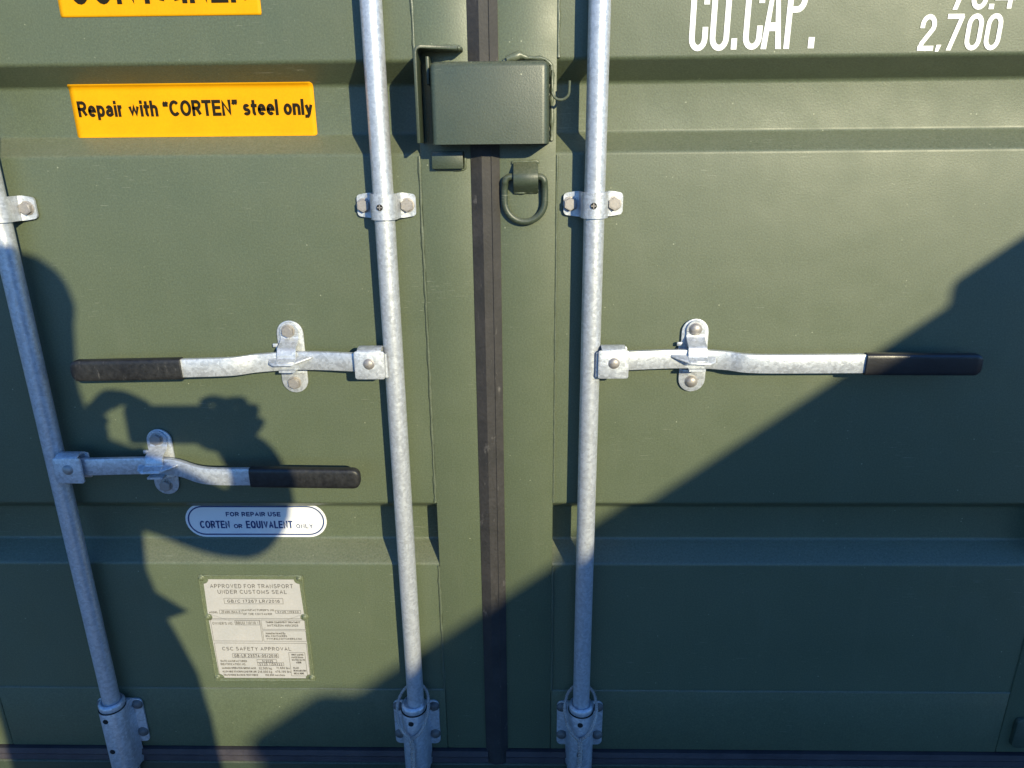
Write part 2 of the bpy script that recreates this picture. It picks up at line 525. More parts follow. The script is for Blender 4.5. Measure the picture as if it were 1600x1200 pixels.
# ---------------------------------------------------------------- bottom bearings
def bearing_mesh():
    mb = MB()
    o = MB(); o.prism(rrect(-.0490, .0490, -.0580, .0580, .011), .0024, .0072)
    mb.add(o.v, o.f)
    # sleeve: rounded housing from the plate to round the bar, longer than the plate downwards
    ro = .0262
    out = [(-ro - .004, .0071), (-ro, .016)] + [(ro * math.cos(R(a)), BAR_P + .002 + ro * math.sin(R(a))) for a in range(180, -1, -12)] + [(ro, .016), (ro + .004, .0071)]
    n = len(out)
    zs = (-.108, .062)
    vs = [V(x, p, z) for z in zs for x, p in out]
    mb.add(vs, [(i, (i + 1) % n, (i + 1) % n + n, i + n) for i in range(n)] + [tuple(range(n)), tuple(range(2 * n - 1, n - 1, -1))])
    return mb.mesh('bar_bearing', [M_GALV], 40, .0016, 2)
ME_BEAR = bearing_mesh()
def bear_lathe(name, prof, c, axis, seg, mat, ang):
    mb = MB(); mb.lathe(prof, c, axis, seg); return mb.mesh(name, [mat], ang)
_c = (0, -(BAR_P + .001), 0); _c2 = (0, -(BAR_P + .0015), 0)
ME_COLLARS = [bear_lathe('collar', [(.0245, .061), (.0255, .064), (.0258, .0715), (.0245, .0745), (.0205, .0765), (.0195, .0735), (.0180, .0735)], _c, 'z', 40, M_GALV, 50),
              bear_lathe('collar', [(.0250, -.108), (.0256, -.112), (.0250, -.119), (.0215, -.122), (.0178, -.122)], _c, 'z', 40, M_GALV, 50)]
ME_SEAMS = [bear_lathe('seam', [(.0266, .0602), (.0270, .0607), (.0270, .0617), (.0262, .0622)], _c2, 'z', 40, M_HOLE, 40),
            bear_lathe('seam', [(.0262, -.1072), (.0268, -.1066), (.0268, -.1084), (.0256, -.1088)], _c2, 'z', 40, M_HOLE, 40)]
ME_GHOLE = bear_lathe('grease_hole', [(.0056, BAR_P + .020), (.0056, BAR_P + .0290)], (-.003, 0, 0), 'p', 20, M_HOLE, 40)
Z_BEAR = .2845
bearings = {}
for door, key in ((doorL, 'far'), (doorL, 'left'), (doorR, 'right')):
    x = BAR_X[key] - (.0045 if key == 'left' else 0)
    be = part('bar_bearing', ME_BEAR, None, door, (x, 0, Z_BEAR))
    for m_ in ME_COLLARS: part('collar', m_, None, be, (x, 0, Z_BEAR))
    for m_ in ME_SEAMS: part('seam', m_, None, be, (x, 0, Z_BEAR))
    for dz in (.044, -.036): part('grease_hole', ME_GHOLE, None, be, (x, 0, Z_BEAR + dz))
    for dx in (-.0385, .0385):
        for dz in (.044, -.030):
            part('bolt', ME_DOMED, None, be, (x + dx, -.0072, Z_BEAR + dz))

# ---------------------------------------------------------------- handle keepers
def keeper_plate():
    mb = MB(); mb.prism(stadium(.0475, .135, 12), .0016, .0056)
    mb.box(-.0315, -.0225, .0056, .0106, .020, .0265)      # small side lug
    mb.prism([(-.0285, .024), (-.022, .024), (-.022, -.012), (-.0265, -.012)], .0018, .0062)
    mb.prism(rrect(-.019, .020, -.0315, -.0255, .002), .0056, .0085)  # swaged rib
    return mb.mesh('keeper_plate', M_GALV, 40, .0008, 2)
def strip(prof, w0, w1, t, x_off=0.0, zrot=0):
    """bent strip: prof (p, z) centre line, widths from w0 to w1"""
    mb = MB(); n = len(prof); vs = []
    for i, (p, z) in enumerate(prof):
        a = prof[max(0, i - 1)]; b = prof[min(n - 1, i + 1)]
        d = Vector((b[0] - a[0], b[1] - a[1])).normalized(); nn = Vector((-d.y, d.x)) * t / 2
        w = w0 + (w1 - w0) * i / (n - 1)
        for sx in (-1, 1):
            vs.append(V(x_off + sx * w / 2, p + nn.x, z + nn.y)); vs.append(V(x_off + sx * w / 2, p - nn.x, z - nn.y))
    fs = []
    for i in range(n - 1):
        a, b = i * 4, i * 4 + 4
        fs += [(a, a + 2, b + 2, b), (a + 1, b + 1, b + 3, a + 3), (a, b, b + 1, a + 1), (a + 2, a + 3, b + 3, b + 2)]
    fs += [(0, 1, 3, 2), (4 * n - 4, 4 * n - 2, 4 * n - 1, 4 * n - 3)]
    mb.add(vs, fs); return mb
def keeper_latch():
    prof = fillet([(.0082, .046), (.0082, .0355), (.0170, .0295), (.0330, .0225), (.0365, .012), (.0370, .0060), (.0490, .0005)], .009, 5)
    mb = strip(prof, .0325, .0335, .0042)
    # rounded head round the bolt
    hd = [(.017 * math.cos(R(a)), .046 + .020 * math.sin(R(a))) for a in range(0, 181, 15)]
    mb.prism(hd, .0060, .0104)
    return mb.mesh('latch', M_GALV, 40, .0007, 1)
def keeper_shelf():
    mb = strip(fillet([(.0070, -.024), (.0070, -.0170), (.025, -.0165), (.0430, -.0160)], .005, 4), .027, .029, .0042, .0)
    return mb.mesh('seal_tab', M_GALV, 40, .0006, 1)
ME_KP, ME_KL, ME_KS = keeper_plate(), keeper_latch(), keeper_shelf()
KEEP = {'left': (-.4230, 1.1090), 'right': (.2975, 1.1090), 'far': (-.6940, .9010)}
for door, key, bolt in ((doorL, 'left', ME_HEX), (doorR, 'right', ME_DOME), (doorL, 'far', ME_HEX)):
    x, z = KEEP[key]
    kp = part('handle_keeper', ME_KP, None, door, (x, 0, z))
    part('latch', ME_KL, None, kp, (x, 0, z))
    part('seal_tab', ME_KS, None, kp, (x, 0, z))
    part('bolt', bolt, None, kp, (x - .001, -.0104, z + .0500))
    part('bolt', bolt, None, kp, (x - .001, -.0056, z - .0480))

# ---------------------------------------------------------------- locking bars with hub, handle and grip
def flat_bar(path, h, t, name, mat, bevel):
    """path of (x, p, z) centres; a flat bar standing on edge, h tall, t thick"""
    mb = MB(); n = len(path); vs = []
    for x, p, z in path:
        for dz, dp in ((h / 2, t / 2), (h / 2, -t / 2), (-h / 2, -t / 2), (-h / 2, t / 2)):
            vs.append(V(x, p + dp, z + dz))
    fs = []
    for i in range(n - 1):
        for k in range(4):
            fs.append((i * 4 + k, i * 4 + (k + 1) % 4, i * 4 + 4 + (k + 1) % 4, i * 4 + 4 + k))
    fs += [(0, 1, 2, 3), (4 * n - 4, 4 * n - 1, 4 * n - 2, 4 * n - 3)]
    mb.add(vs, fs)
    return mb.mesh(name, mat, 40, bevel, 2)

def spline(keys, n=8):
    out = []
    for i in range(len(keys) - 1):
        a, b = keys[i], keys[i + 1]
        pa = keys[max(0, i - 1)]; nb = keys[min(len(keys) - 1, i + 2)]
        for k in range(n):
            t = k / n
            q = []
            for j in range(3):
                m0 = (b[j] - pa[j]) / 2; m1 = (nb[j] - a[j]) / 2
                q.append((2 * t ** 3 - 3 * t ** 2 + 1) * a[j] + (t ** 3 - 2 * t ** 2 + t) * m0 + (-2 * t ** 3 + 3 * t ** 2) * b[j] + (t ** 3 - t ** 2) * m1)
            out.append(tuple(q))
    out.append(keys[-1])
    return out

def grip_mesh(path, h, t, mat):
    """rounded sleeve: super-ellipse section, rounded far end"""
    mb = MB(); n = len(path); seg = 24; vs = []; fs = []
    for i, (x, p, z, s) in enumerate(path):
        for k in range(seg):
            a = 2 * math.pi * k / seg
            c_, s_ = math.cos(a), math.sin(a)
            e = .42
            vs.append(V(x, p + t / 2 * math.copysign(abs(c_) ** e, c_) * (.35 + .65 * s), z + h / 2 * math.copysign(abs(s_) ** e, s_) * s))
    for i in range(n - 1):
        for k in range(seg):
            l = (k + 1) % seg
            fs.append((i * seg + k, i * seg + l, (i + 1) * seg + l, (i + 1) * seg + k))
    fs += [tuple(range(seg)), tuple((n - 1) * seg + k for k in range(seg - 1, -1, -1))]
    mb.add(vs, fs)
    return mb.mesh('grip', mat, 50)

def locking_bar(key, label, zh, keys, grip, grip_mat, gdir):
    x = BAR_X[key]
    t = thing('locking_bar', (x, -BAR_P, .10), label, 'locking bar', 'galvanised locking bars on the doors')
    mb = MB(); mb.lathe([(BAR_R - .001, .095), (BAR_R, .096), (BAR_R, 2.47), (BAR_R - .001, 2.471)], (x, -BAR_P, 0), 'z', 48)
    part('pipe', mb, M_BAR, t, smooth=40)
    # hub: folded clevis welded to the bar
    s = 1 if gdir > 0 else -1
    xa, xb = x + s * .0115, x + s * .0640
    lo, hi = min(xa, xb), max(xa, xb)
    pf0, pf1 = .0535, .0580
    zt, zb = zh + .0235, zh - .0270
    hb = MB()
    hb.prism(rrect(lo, hi, zb, zt, .0045), pf0, pf1)
    hb.prism(rrect(lo, hi, zb, zt, .0045), .0270, .0315)
    # bent top web joining the two plates
    hb.sweepx([(pf1 - .0004, zt - .009), (pf1 - .002, zt + .001), (pf1 - .010, zt + .0048), (.036, zt + .0048), (.0275, zt + .001), (.0275, zt - .009), (.0312, zt - .009), (.0330, zt - .001), (.037, zt + .0012), (pf1 - .011, zt + .0012), (pf0 + .001, zt - .002), (pf0, zt - .009)], lo + .0055, hi - .0055)
    hub = part('hub', hb, M_GALV, t, bevel=.0009, bseg=2)
    w = MB(); w.tube([V(xa - s * .001, .050, zb + .002 + i * .0085) for i in range(6)], [.0034 * random.uniform(.8, 1.15) for _ in range(6)], 8)
    part('weld_bead', w, M_GALV, hub, smooth=80)
    part('rivet', ME_DOMES, None, hub, (x + s * .0385, -pf1, zh + .001))
    # handle
    hpath = spline(keys, 8)
    hd = part('handle', flat_bar(hpath, .0335, .0105, 'handle', M_GALV, .0022), None, t)
    # seal plate welded across the handle under the latch
    kx, kz = KEEP[key]
    sp = MB()
    top = [(-.033, .0316, .0050), (-.030, .0440, .0002), (-.020, .0500, -.0015), (.012, .0500, -.0005), (.044, .0390, .0090), (.048, .0325, .0110)]
    top = [(s * a if key != 'left' else a, p, z) for a, p, z in top]
    if key == 'right': top = [(-a, p, z) for a, p, z in top]
    def tab(dz): return [V(kx + a, p, kz - .0010 + dz + z) for a, p, z in top]
    m_ = len(top)
    sp.add(tab(.0018) + tab(-.0018), [tuple(range(m_)), tuple(range(2 * m_ - 1, m_ - 1, -1))] + [(i, i + m_, (i + 1) % m_ + m_, (i + 1) % m_) for i in range(m_)])
    part('seal_plate', sp, M_GALV, hd, bevel=.0006, bseg=1)
    gx0, gx1, gp, gz0, gz1 = grip
    pts = []
    L = gx1 - gx0
    for f in (0, .004, .25, .5, .75, .93):
        pts.append((gx0 + L * f, gp, gz0 + (gz1 - gz0) * f, .985 if f == 0 else 1.0))
    for a in (15, 30, 45, 60, 72, 82):
        pts.append((gx0 + L * (.93 + .07 * math.sin(R(a))), gp, gz1, math.cos(R(a)) ** .62))
    part('grip', grip_mesh(pts, .0385, .0190, grip_mat), None, hd)
    return t

locking_bar('left', 'galvanised locking bar just left of the rubber seal, worn black grip pointing left', 1.1105,
            [(-0.262, 0.043, 1.111), (-0.3065, 0.04, 1.1103), (-0.3701, 0.03, 1.1099), (-0.4261, 0.0265, 1.1085), (-0.4801, 0.031, 1.1058), (-0.5206, 0.043, 1.1037), (-0.602, 0.051, 1.1037), (-0.6363, 0.052, 1.103)],
            (-0.603, -0.7992, 0.0525, 1.1034, 1.1), M_GRIPW, -1)
locking_bar('right', 'galvanised locking bar just right of the rubber seal, black grip pointing right', 1.1105,
            [(0.14, 0.043, 1.1115), (0.1761, 0.04, 1.1113), (0.2477, 0.03, 1.1109), (0.3044, 0.0265, 1.1097), (0.349, 0.03, 1.1077), (0.4028, 0.042, 1.1054), (0.5765, 0.046, 1.1065), (0.609, 0.047, 1.1064)],
            (0.582, 0.7801, 0.0475, 1.1061, 1.1047), M_GRIP, 1)
locking_bar('far', 'galvanised locking bar near the left edge, lower black grip pointing right', .9090,
            [(-0.855, 0.043, 0.9095), (-0.8075, 0.04, 0.9086), (-0.7483, 0.03, 0.9057), (-0.7, 0.0265, 0.904), (-0.653, 0.031, 0.9019), (-0.5945, 0.047, 0.8936), (-0.5042, 0.056, 0.896), (-0.4688, 0.057, 0.896)],
            (-0.5062, -0.305, 0.0575, 0.896, 0.8935), M_GRIPW, 1)

# ---------------------------------------------------------------- lock box and its bracket
# box: shell open below and towards the left leaf
lx0, lx1, lz0, lz1, lp = -.1478, .0335, 1.4712, 1.5905, .0605
def box_shell():
    bm = bmesh.new()
    def vv(x, p, z): return bm.verts.new(V(x, p, z))
    a = [vv(lx0, lp, lz0), vv(lx1, lp, lz0), vv(lx1, lp, lz1), vv(lx0, lp, lz1)]
    b = [vv(lx0 + .004, .004, lz0), vv(lx1 + .004, .004, lz0), vv(lx1 + .004, .004, lz1 + .003), vv(lx0 + .004, .004, lz1 + .003)]
    bm.faces.new(a); bm.faces.new((a[1], b[1], b[2], a[2])); bm.faces.new((a[2], b[2], b[3], a[3])); bm.faces.new((a[3], b[3], b[0], a[0]))
    bm.edges.ensure_lookup_table()
    es = [e for e in bm.edges if len(e.link_faces) == 2]
    bmesh.ops.bevel(bm, geom=es, offset=.0095, segments=6, profile=.5, affect='EDGES', clamp_overlap=True)
    bmesh.ops.recalc_face_normals(bm, faces=bm.faces)
    bmesh.ops.solidify(bm, geom=bm.faces[:], thickness=.004)
    bmesh.ops.recalc_face_normals(bm, faces=bm.faces)
    for f in bm.faces: f.smooth = True
    for e in bm.edges:
        if len(e.link_faces) == 2 and e.calc_face_angle(0) > R(35): e.smooth = False
    me = bpy.data.meshes.new('lock_box'); bm.to_mesh(me); bm.free(); me.materials.append(M_GREEN2)
    return me
lb = part('lock_box', box_shell(), None, doorR, label='dark green welded padlock box bridging the rubber seal')
weld([V(-.036, .010, 1.594), V(-.02, .010, 1.599), V(.005, .008, 1.600), V(.030, .007, 1.597), V(.040, .006, 1.588), V(.0415, .005, 1.560), V(.0415, .005, 1.475)], .0034, .007, 'weld_bead', lb, .35)
weld([V(-.032, .013, 1.598), V(-.010, .011, 1.602), V(.002, .010, 1.600)], .0058, .006, 'weld_bead', lb, .4)
mb = MB(); hk = [(.0415, .024, 1.580), (.0410, .024, 1.566), (.0412, .026, 1.552)] + [(.0541 - .0129 * math.cos(R(a)), .028 + .00004 * a, 1.5480 - .0120 * math.sin(R(a))) for a in range(0, 181, 15)] + [(.0672, .036, 1.556), (.0675, .037, 1.5635)]
mb.tube([V(*q) for q in spline(hk, 3)], .0021, 12)
part('hook', mb, M_WELD, lb, smooth=60)
weld([V(.0415, .020, 1.579), V(.0415, .020, 1.560)], .0030, .006, 'weld_bead', lb, .4)

# bent bracket on the left leaf: upright web and a tapering top tab
mb = MB()
bx = -.1722
pr = fillet([(1.4735, bx), (1.6118, bx), (1.6118, -.103)], .010, 6)   # (z, x) centre line
vs = []; fs = []; n = len(pr)
for i, (z, x) in enumerate(pr):
    a = pr[max(0, i - 1)]; b = pr[min(n - 1, i + 1)]
    d = Vector((b[0] - a[0], b[1] - a[1])).normalized(); nz, nx = -d.y * .0024, d.x * .0024
    t = max(0, (x - bx) / (-.103 - bx))
    pf = .0600 - .030 * t ** 1.6
    for s_ in (1, -1):
        vs += [V(x + nx * s_ + .004, .0034, z + nz * s_), V(x + nx * s_ + .004, pf, z + nz * s_)]
for i in range(n - 1):
    a, b = i * 4, i * 4 + 4
    fs += [(a, a + 1, b + 1, b), (a + 2, b + 2, b + 3, a + 3), (a + 1, a + 3, b + 3, b + 1), (a, b, b + 2, a + 2)]
fs += [(0, 2, 3, 1), (4 * n - 4, 4 * n - 3, 4 * n - 1, 4 * n - 2)]
mb.add(vs, fs)
br = part('lock_bracket', mb, M_GREEN2, doorL, bevel=.0009, bseg=2, smooth=40)
weld([V(-.168, .005, 1.616), V(-.102, .005, 1.617)], .0026, .006, 'weld_bead', br, .35)
mb = MB(); mb.lathe([(.0030, -.002), (.0036, 0), (.0030, .003), (.0012, .005)], V(-.1035, .030, 1.6118), 'p', 12); part('weld_bead', mb, M_WELD, br, smooth=60)
mb = MB(); mb.box(-.1545, -.1500, .0034, .040, 1.560, 1.600); part('padlock_lug', mb, M_GREEN2, br, bevel=.0008)
mb = MB(); mb.box(-.1545, -.1035, .0034, .0155, 1.4330, 1.4600); part('stop_block', mb, M_GREEN2, doorL, bevel=.0012)
weld([V(-.1012, .0045, 1.460), V(-.1005, .0045, 1.434), V(-.104, .0045, 1.4315), V(-.150, .0040, 1.4315)], .0022, .006, 'weld_bead', doorL, .3)

# lashing ring and the lug that holds it
mb = strip(fillet([(.0042, 1.4425), (.0060, 1.4400), (.0150, 1.4310), (.0225, 1.4215), (.0215, 1.4090), (.0100, 1.3990), (.0042, 1.3935)], .012, 4), .0410, .0410, .0048, -.0010)
lug = part('ring_lug', mb, M_GREEN2, doorR, bevel=.0010, bseg=2, smooth=50)
weld([V(-.0225, .0045, 1.4405), V(-.020, .006, 1.4435), V(.018, .006, 1.4435), V(.0205, .0045, 1.4405)], .0024, .006, 'weld_bead', lug, .35)
weld([V(-.0215, .0045, 1.398), V(-.019, .006, 1.3935), V(.016, .006, 1.3940), V(.0195, .0045, 1.398)], .0024, .006, 'weld_bead', lug, .35)
rp = []
rc, rw = -.0028, .0335
for a in range(0, 181, 10):
    rp.append(V(rc + rw * math.cos(R(a)), .0105, 1.3800 - .0335 * math.sin(R(a))))
rp += [V(rc - rw, .0115, 1.398), V(rc - rw + .001, .0125, 1.409)]
for a in range(0, 91, 15):
    rp.append(V(rc - rw + .010 - .009 * math.cos(R(a)), .0135, 1.4105 + .009 * math.sin(R(a))))
for a in range(90, -1, -15):
    rp.append(V(rc + rw - .010 + .009 * math.cos(R(a)), .0135, 1.4105 + .009 * math.sin(R(a))))
rp += [V(rc + rw - .001, .0125, 1.409), V(rc + rw, .0115, 1.398)]
mb = MB(); mb.tube(rp, .0056, 16, closed=True)
rg = part('lashing_ring', mb, M_GREEN2, smooth=80)
tag(rg, 'dark green steel D-ring hanging from its lug below the lock box', 'lashing ring')

# ---------------------------------------------------------------- ropes on the two inner bearings
def rope(x, label, ph):
    t = thing('rope', (x, -.06, .12), label, 'rope', 'thin twisted ropes looped over the bearings')
    def strands(path, rs, off, pitch, ph0, name, sides=8):
        pts = [Vector(q) for q in path]
        # resample
        res = []; step = .0016
        for a, b in zip(pts[:-1], pts[1:]):
            k = max(1, int((b - a).length / step))
            res += [a.lerp(b, i / k) for i in range(k)]
        res.append(pts[-1])
        mb = MB(); L = 0; cum = [0]
        for a, b in zip(res[:-1], res[1:]): L += (b - a).length; cum.append(L)
        frames = []; up = Vector((0, -1, 0))
        for i in range(len(res)):
            tg = (res[min(i + 1, len(res) - 1)] - res[max(i - 1, 0)]).normalized()
            up = (up - tg * up.dot(tg)).normalized(); frames.append((up.copy(), tg.cross(up)))
        for s_ in range(3):
            sp = []
            for q, c, (u, w) in zip(res, cum, frames):
                a = ph0 + 2 * math.pi * (c / pitch + s_ / 3)
                sp.append(q + (u * math.cos(a) + w * math.sin(a)) * off)
            mb.tube(sp[::2], rs, sides)
        return part(name, mb, M_ROPE, t, smooth=80)
    zb = Z_BEAR
    loop = [(x - .0045, .0640, zb + .010), (x + .014, .0640, zb + .026), (x + .0265, .0560, zb + .050), (x + .0315, .0400, zb + .075), (x + .026, .0180, zb + .092), (x + .009, .0075, zb + .104), (x - .010, .0075, zb + .102), (x - .0275, .0180, zb + .088), (x - .0345, .0400, zb + .070), (x - .0300, .0560, zb + .044), (x - .019, .0625, zb + .024), (x - .0045, .0640, zb + .010)]
    strands([V(*q) for q in spline(loop, 6)], .0016, .0022, .013, ph, 'loop')
    tail = [(x - .0045, .0655, zb + .012), (x - .0025, .0660, zb - .020), (x - .0035, .0655, zb - .060), (x - .0015, .0650, zb - .100), (x - .0030, .0560, zb - .135), (x - .004, .0550, zb - .175)]
    strands([V(*q) for q in spline(tail, 6)], .0024, .0033, .021, ph + 1, 'tail', 8)
    return t
rope(BAR_X['left'] - .0035, 'thin grey twisted rope over the bearing left of the seal', .3)
rope(BAR_X['right'], 'thin grey twisted rope over the bearing right of the seal', 1.7)

# ---------------------------------------------------------------- lettering
def ribbon(mb, pts, w, p, closed=False):
    """constant-width stroke through (x, z) points"""
    q = [Vector(a) for a in pts]; n = len(q); vs = []
    for i in range(n):
        a = q[(i - 1) % n] if (closed or i) else None
        b = q[(i + 1) % n] if (closed or i < n - 1) else None
        d1 = (q[i] - a).normalized() if a is not None else None
        d2 = (b - q[i]).normalized() if b is not None else None
        if d1 is None: d1 = d2
        if d2 is None: d2 = d1
        n1 = Vector((-d1.y, d1.x)); n2 = Vector((-d2.y, d2.x))
        m = (n1 + n2).normalized(); k = w / 2 / max(.46, m.dot(n1))
        vs += [V(q[i].x + m.x * k, p, q[i].y + m.y * k), V(q[i].x - m.x * k, p, q[i].y - m.y * k)]
    fs = [(2 * i, 2 * i + 1, 2 * ((i + 1) % n) + 1, 2 * ((i + 1) % n)) for i in range(n if closed else n - 1)]
    mb.add(vs, fs)

def arc(cx_, cz_, rx, rz, a0, a1, n=10):
    return [(cx_ + rx * math.cos(R(a0 + (a1 - a0) * k / n)), cz_ + rz * math.sin(R(a0 + (a1 - a0) * k / n))) for k in range(n + 1)]

def _E(cx_, cz_, rx, rz, a0, a1):
    return arc(cx_, cz_, rx, rz, a0, a1, max(4, int(abs(a1 - a0) / 15)))
def _font():
    F = {}
    F['A'] = (.68, [[(0, 0), (.34, 1), (.68, 0)], [(.12, .31), (.56, .31)]])
    F['B'] = (.58, [[(0, 0), (0, 1), (.3, 1)] + _E(.3, .765, .22, .235, 90, -90) + [(0, .53)], [(.28, .53)] + _E(.32, .265, .26, .265, 90, -90) + [(0, 0)]])
    F['C'] = (.68, [_E(.37, .5, .37, .5, 42, 318)])
    F['D'] = (.62, [[(0, 0), (0, 1), (.22, 1)] + _E(.22, .5, .40, .5, 90, -90) + [(0, 0)]])
    F['E'] = (.54, [[(.54, 1), (0, 1), (0, 0), (.54, 0)], [(0, .52), (.49, .52)]])
    F['F'] = (.50, [[(.50, 1), (0, 1), (0, 0)], [(0, .5), (.42, .5)]])
    F['G'] = (.72, [_E(.37, .5, .37, .5, 45, 345) + [(.735, .46), (.42, .46)]])
    F['H'] = (.60, [[(0, 0), (0, 1)], [(.60, 0), (.60, 1)], [(0, .52), (.60, .52)]])
    F['I'] = (.0, [[(0, 0), (0, 1)]])
    F['K'] = (.60, [[(0, 0), (0, 1)], [(.57, 1), (.02, .40)], [(.20, .58), (.60, 0)]])
    F['L'] = (.50, [[(0, 1), (0, 0), (.50, 0)]])
    F['M'] = (.72, [[(0, 0), (0, 1), (.36, .15), (.72, 1), (.72, 0)]])
    F['N'] = (.60, [[(0, 0), (0, 1), (.60, 0), (.60, 1)]])
    F['O'] = (.74, [_E(.37, .5, .37, .5, 90, 450)])
    F['P'] = (.56, [[(0, 0), (0, 1), (.30, 1)] + _E(.30, .73, .26, .27, 90, -90) + [(0, .46)]])
    F['Q'] = (.74, [_E(.37, .5, .37, .5, 90, 450), [(.45, .22), (.74, -.06)]])
    F['R'] = (.60, [[(0, 0), (0, 1), (.33, 1)] + _E(.33, .745, .25, .255, 90, -90) + [(0, .49)], [(.30, .49), (.60, 0)]])
    F['S'] = (.58, [_E(.29, .75, .26, .25, 22, 262) + _E(.29, .255, .29, .255, 82, -158)])
    F['T'] = (.60, [[(0, 1), (.60, 1)], [(.30, 1), (.30, 0)]])
    F['U'] = (.60, [[(0, 1), (0, .33)] + _E(.30, .32, .30, .32, 180, 360) + [(.60, 1)]])
    F['V'] = (.66, [[(0, 1), (.33, 0), (.66, 1)]])
    F['W'] = (.92, [[(0, 1), (.22, 0), (.46, .95), (.70, 0), (.92, 1)]])
    F['X'] = (.62, [[(0, 1), (.62, 0)], [(0, 0), (.62, 1)]])
    F['Y'] = (.64, [[(0, 1), (.32, .45), (.64, 1)], [(.32, .45), (.32, 0)]])
    F['Z'] = (.58, [[(0, 1), (.58, 1), (0, 0), (.58, 0)]])
    F['0'] = (.52, [_E(.26, .5, .26, .5, 90, 450)])
    F['1'] = (.24, [[(0, .78), (.20, 1), (.20, 0)]])
    F['2'] = (.52, [_E(.26, .74, .25, .26, 165, -35) + [(0, 0), (.52, 0)]])
    F['3'] = (.52, [_E(.25, .755, .22, .245, 155, -85) + _E(.25, .265, .27, .265, 85, -160)])
    F['4'] = (.56, [[(.40, 0), (.40, 1), (0, .30), (.56, .30)]])
    F['5'] = (.52, [[(.47, 1), (.09, 1), (.04, .52)] + _E(.25, .33, .27, .33, 125, -155)])
    F['6'] = (.52, [_E(.26, .315, .26, .315, 90, 450), [(.01, .36)] + _E(.28, .55, .27, .45, 175, 40)])
    F['7'] = (.52, [[(0, 1), (.52, 1), (.18, 0)]])
    F['8'] = (.52, [_E(.26, .76, .22, .24, 90, 450), _E(.26, .27, .26, .27, 90, 450)])
    F['9'] = (.52, [_E(.26, .685, .26, .315, 90, 450), [(.51, .64)] + _E(.24, .45, .27, .45, -5, -140)])
    F['.'] = (.0, [[(0, -.01), (0, .06)]])
    F[','] = (.06, [[(.06, .08), (0, -.16)]])
    F['-'] = (.30, [[(0, .38), (.30, .38)]])
    F['/'] = (.40, [[(0, -.05), (.40, 1.05)]])
    F["'"] = (.0, [[(0, 1), (0, .70)]])
    F['\u201c'] = (.24, [[(.08, 1.0), (.0, .86), (.0, .76)], [(.30, 1.0), (.22, .86), (.22, .76)]])
    F['\u201d'] = (.24, [[(.05, 1.0), (.05, .90), (-.02, .76)], [(.27, 1.0), (.27, .90), (.20, .76)]])
    x = .72
    F['a'] = (.46, [_E(.24, .50, .20, .22, 160, 0) + [(.44, .10), (.47, 0)], [(.44, .43), (.20, .39)] + _E(.19, .20, .19, .19, 95, 270) + _E(.22, .24, .22, .23, 270, 330)])
    F['b'] = (.48, [[(0, 0), (0, 1)], _E(.24, .36, .24, .36, 180, 540)])
    F['c'] = (.44, [_E(.24, .36, .24, .36, 45, 315)])
    F['d'] = (.48, [[(.48, 0), (.48, 1)], _E(.24, .36, .24, .36, 0, 360)])
    F['e'] = (.48, [[(.02, .38), (.48, .38)] + _E(.24, .36, .24, .36, 8, 315)])
    F['f'] = (.26, [[(.30, .97), (.22, 1.0), (.12, .90), (.12, 0)], [(0, .70), (.28, .70)]])
    F['g'] = (.48, [_E(.24, .38, .24, .34, 0, 360), [(.48, .72), (.48, 0)] + _E(.24, -.05, .24, .22, 0, -150)])
    F['h'] = (.44, [[(0, 0), (0, 1)], [(0, .45)] + _E(.22, .48, .22, .24, 170, 0) + [(.44, 0)]])
    F['i'] = (.0, [[(0, 0), (0, x)], [(0, .90), (0, 1.0)]])
    F['k'] = (.42, [[(0, 0), (0, 1)], [(.40, .70), (.03, .30)], [(.15, .42), (.43, 0)]])
    F['l'] = (.0, [[(0, 0), (0, 1)]])
    F['m'] = (.72, [[(0, 0), (0, x)], _E(.18, .50, .18, .22, 170, 0) + [(.36, 0)], _E(.54, .50, .18, .22, 170, 0) + [(.72, 0)]])
    F['n'] = (.44, [[(0, 0), (0, x)], [(0, .45)] + _E(.22, .48, .22, .24, 170, 0) + [(.44, 0)]])
    F['o'] = (.50, [_E(.25, .36, .25, .36, 90, 450)])
    F['p'] = (.48, [[(0, -.27), (0, x)], _E(.24, .36, .24, .36, 180, 540)])
    F['r'] = (.26, [[(0, 0), (0, x)], [(0, .42)] + _E(.24, .45, .24, .27, 175, 85)])
    F['s'] = (.42, [_E(.21, .54, .18, .18, 25, 262) + _E(.21, .18, .21, .18, 82, -155)])
    F['t'] = (.26, [[(.11, .95), (.11, .12), (.18, .01), (.28, .02)], [(0, .70), (.28, .70)]])
    F['u'] = (.44, [[(0, x), (0, .25)] + _E(.22, .24, .22, .24, 180, 360) + [(.44, x)], [(.44, .3), (.44, 0)]])
    F['w'] = (.72, [[(0, x), (.17, .02), (.36, .68), (.55, .02), (.72, x)]])
    F['y'] = (.46, [[(0, x), (.24, .02)], [(.46, x), (.22, -.10), (.12, -.25), (-.02, -.25)]])
    for c_ in 'abcdefghiklmnoprstuwy':
        w, st_ = F[c_]
        F[c_] = (w, [[(a, b * .92 if b <= .76 else b) for a, b in q] for q in st_])
    F['i'] = (.0, [[(0, 0), (0, .66)], [(0, 1.0), (0, 1.015)]])
    return F
FONT = _font()
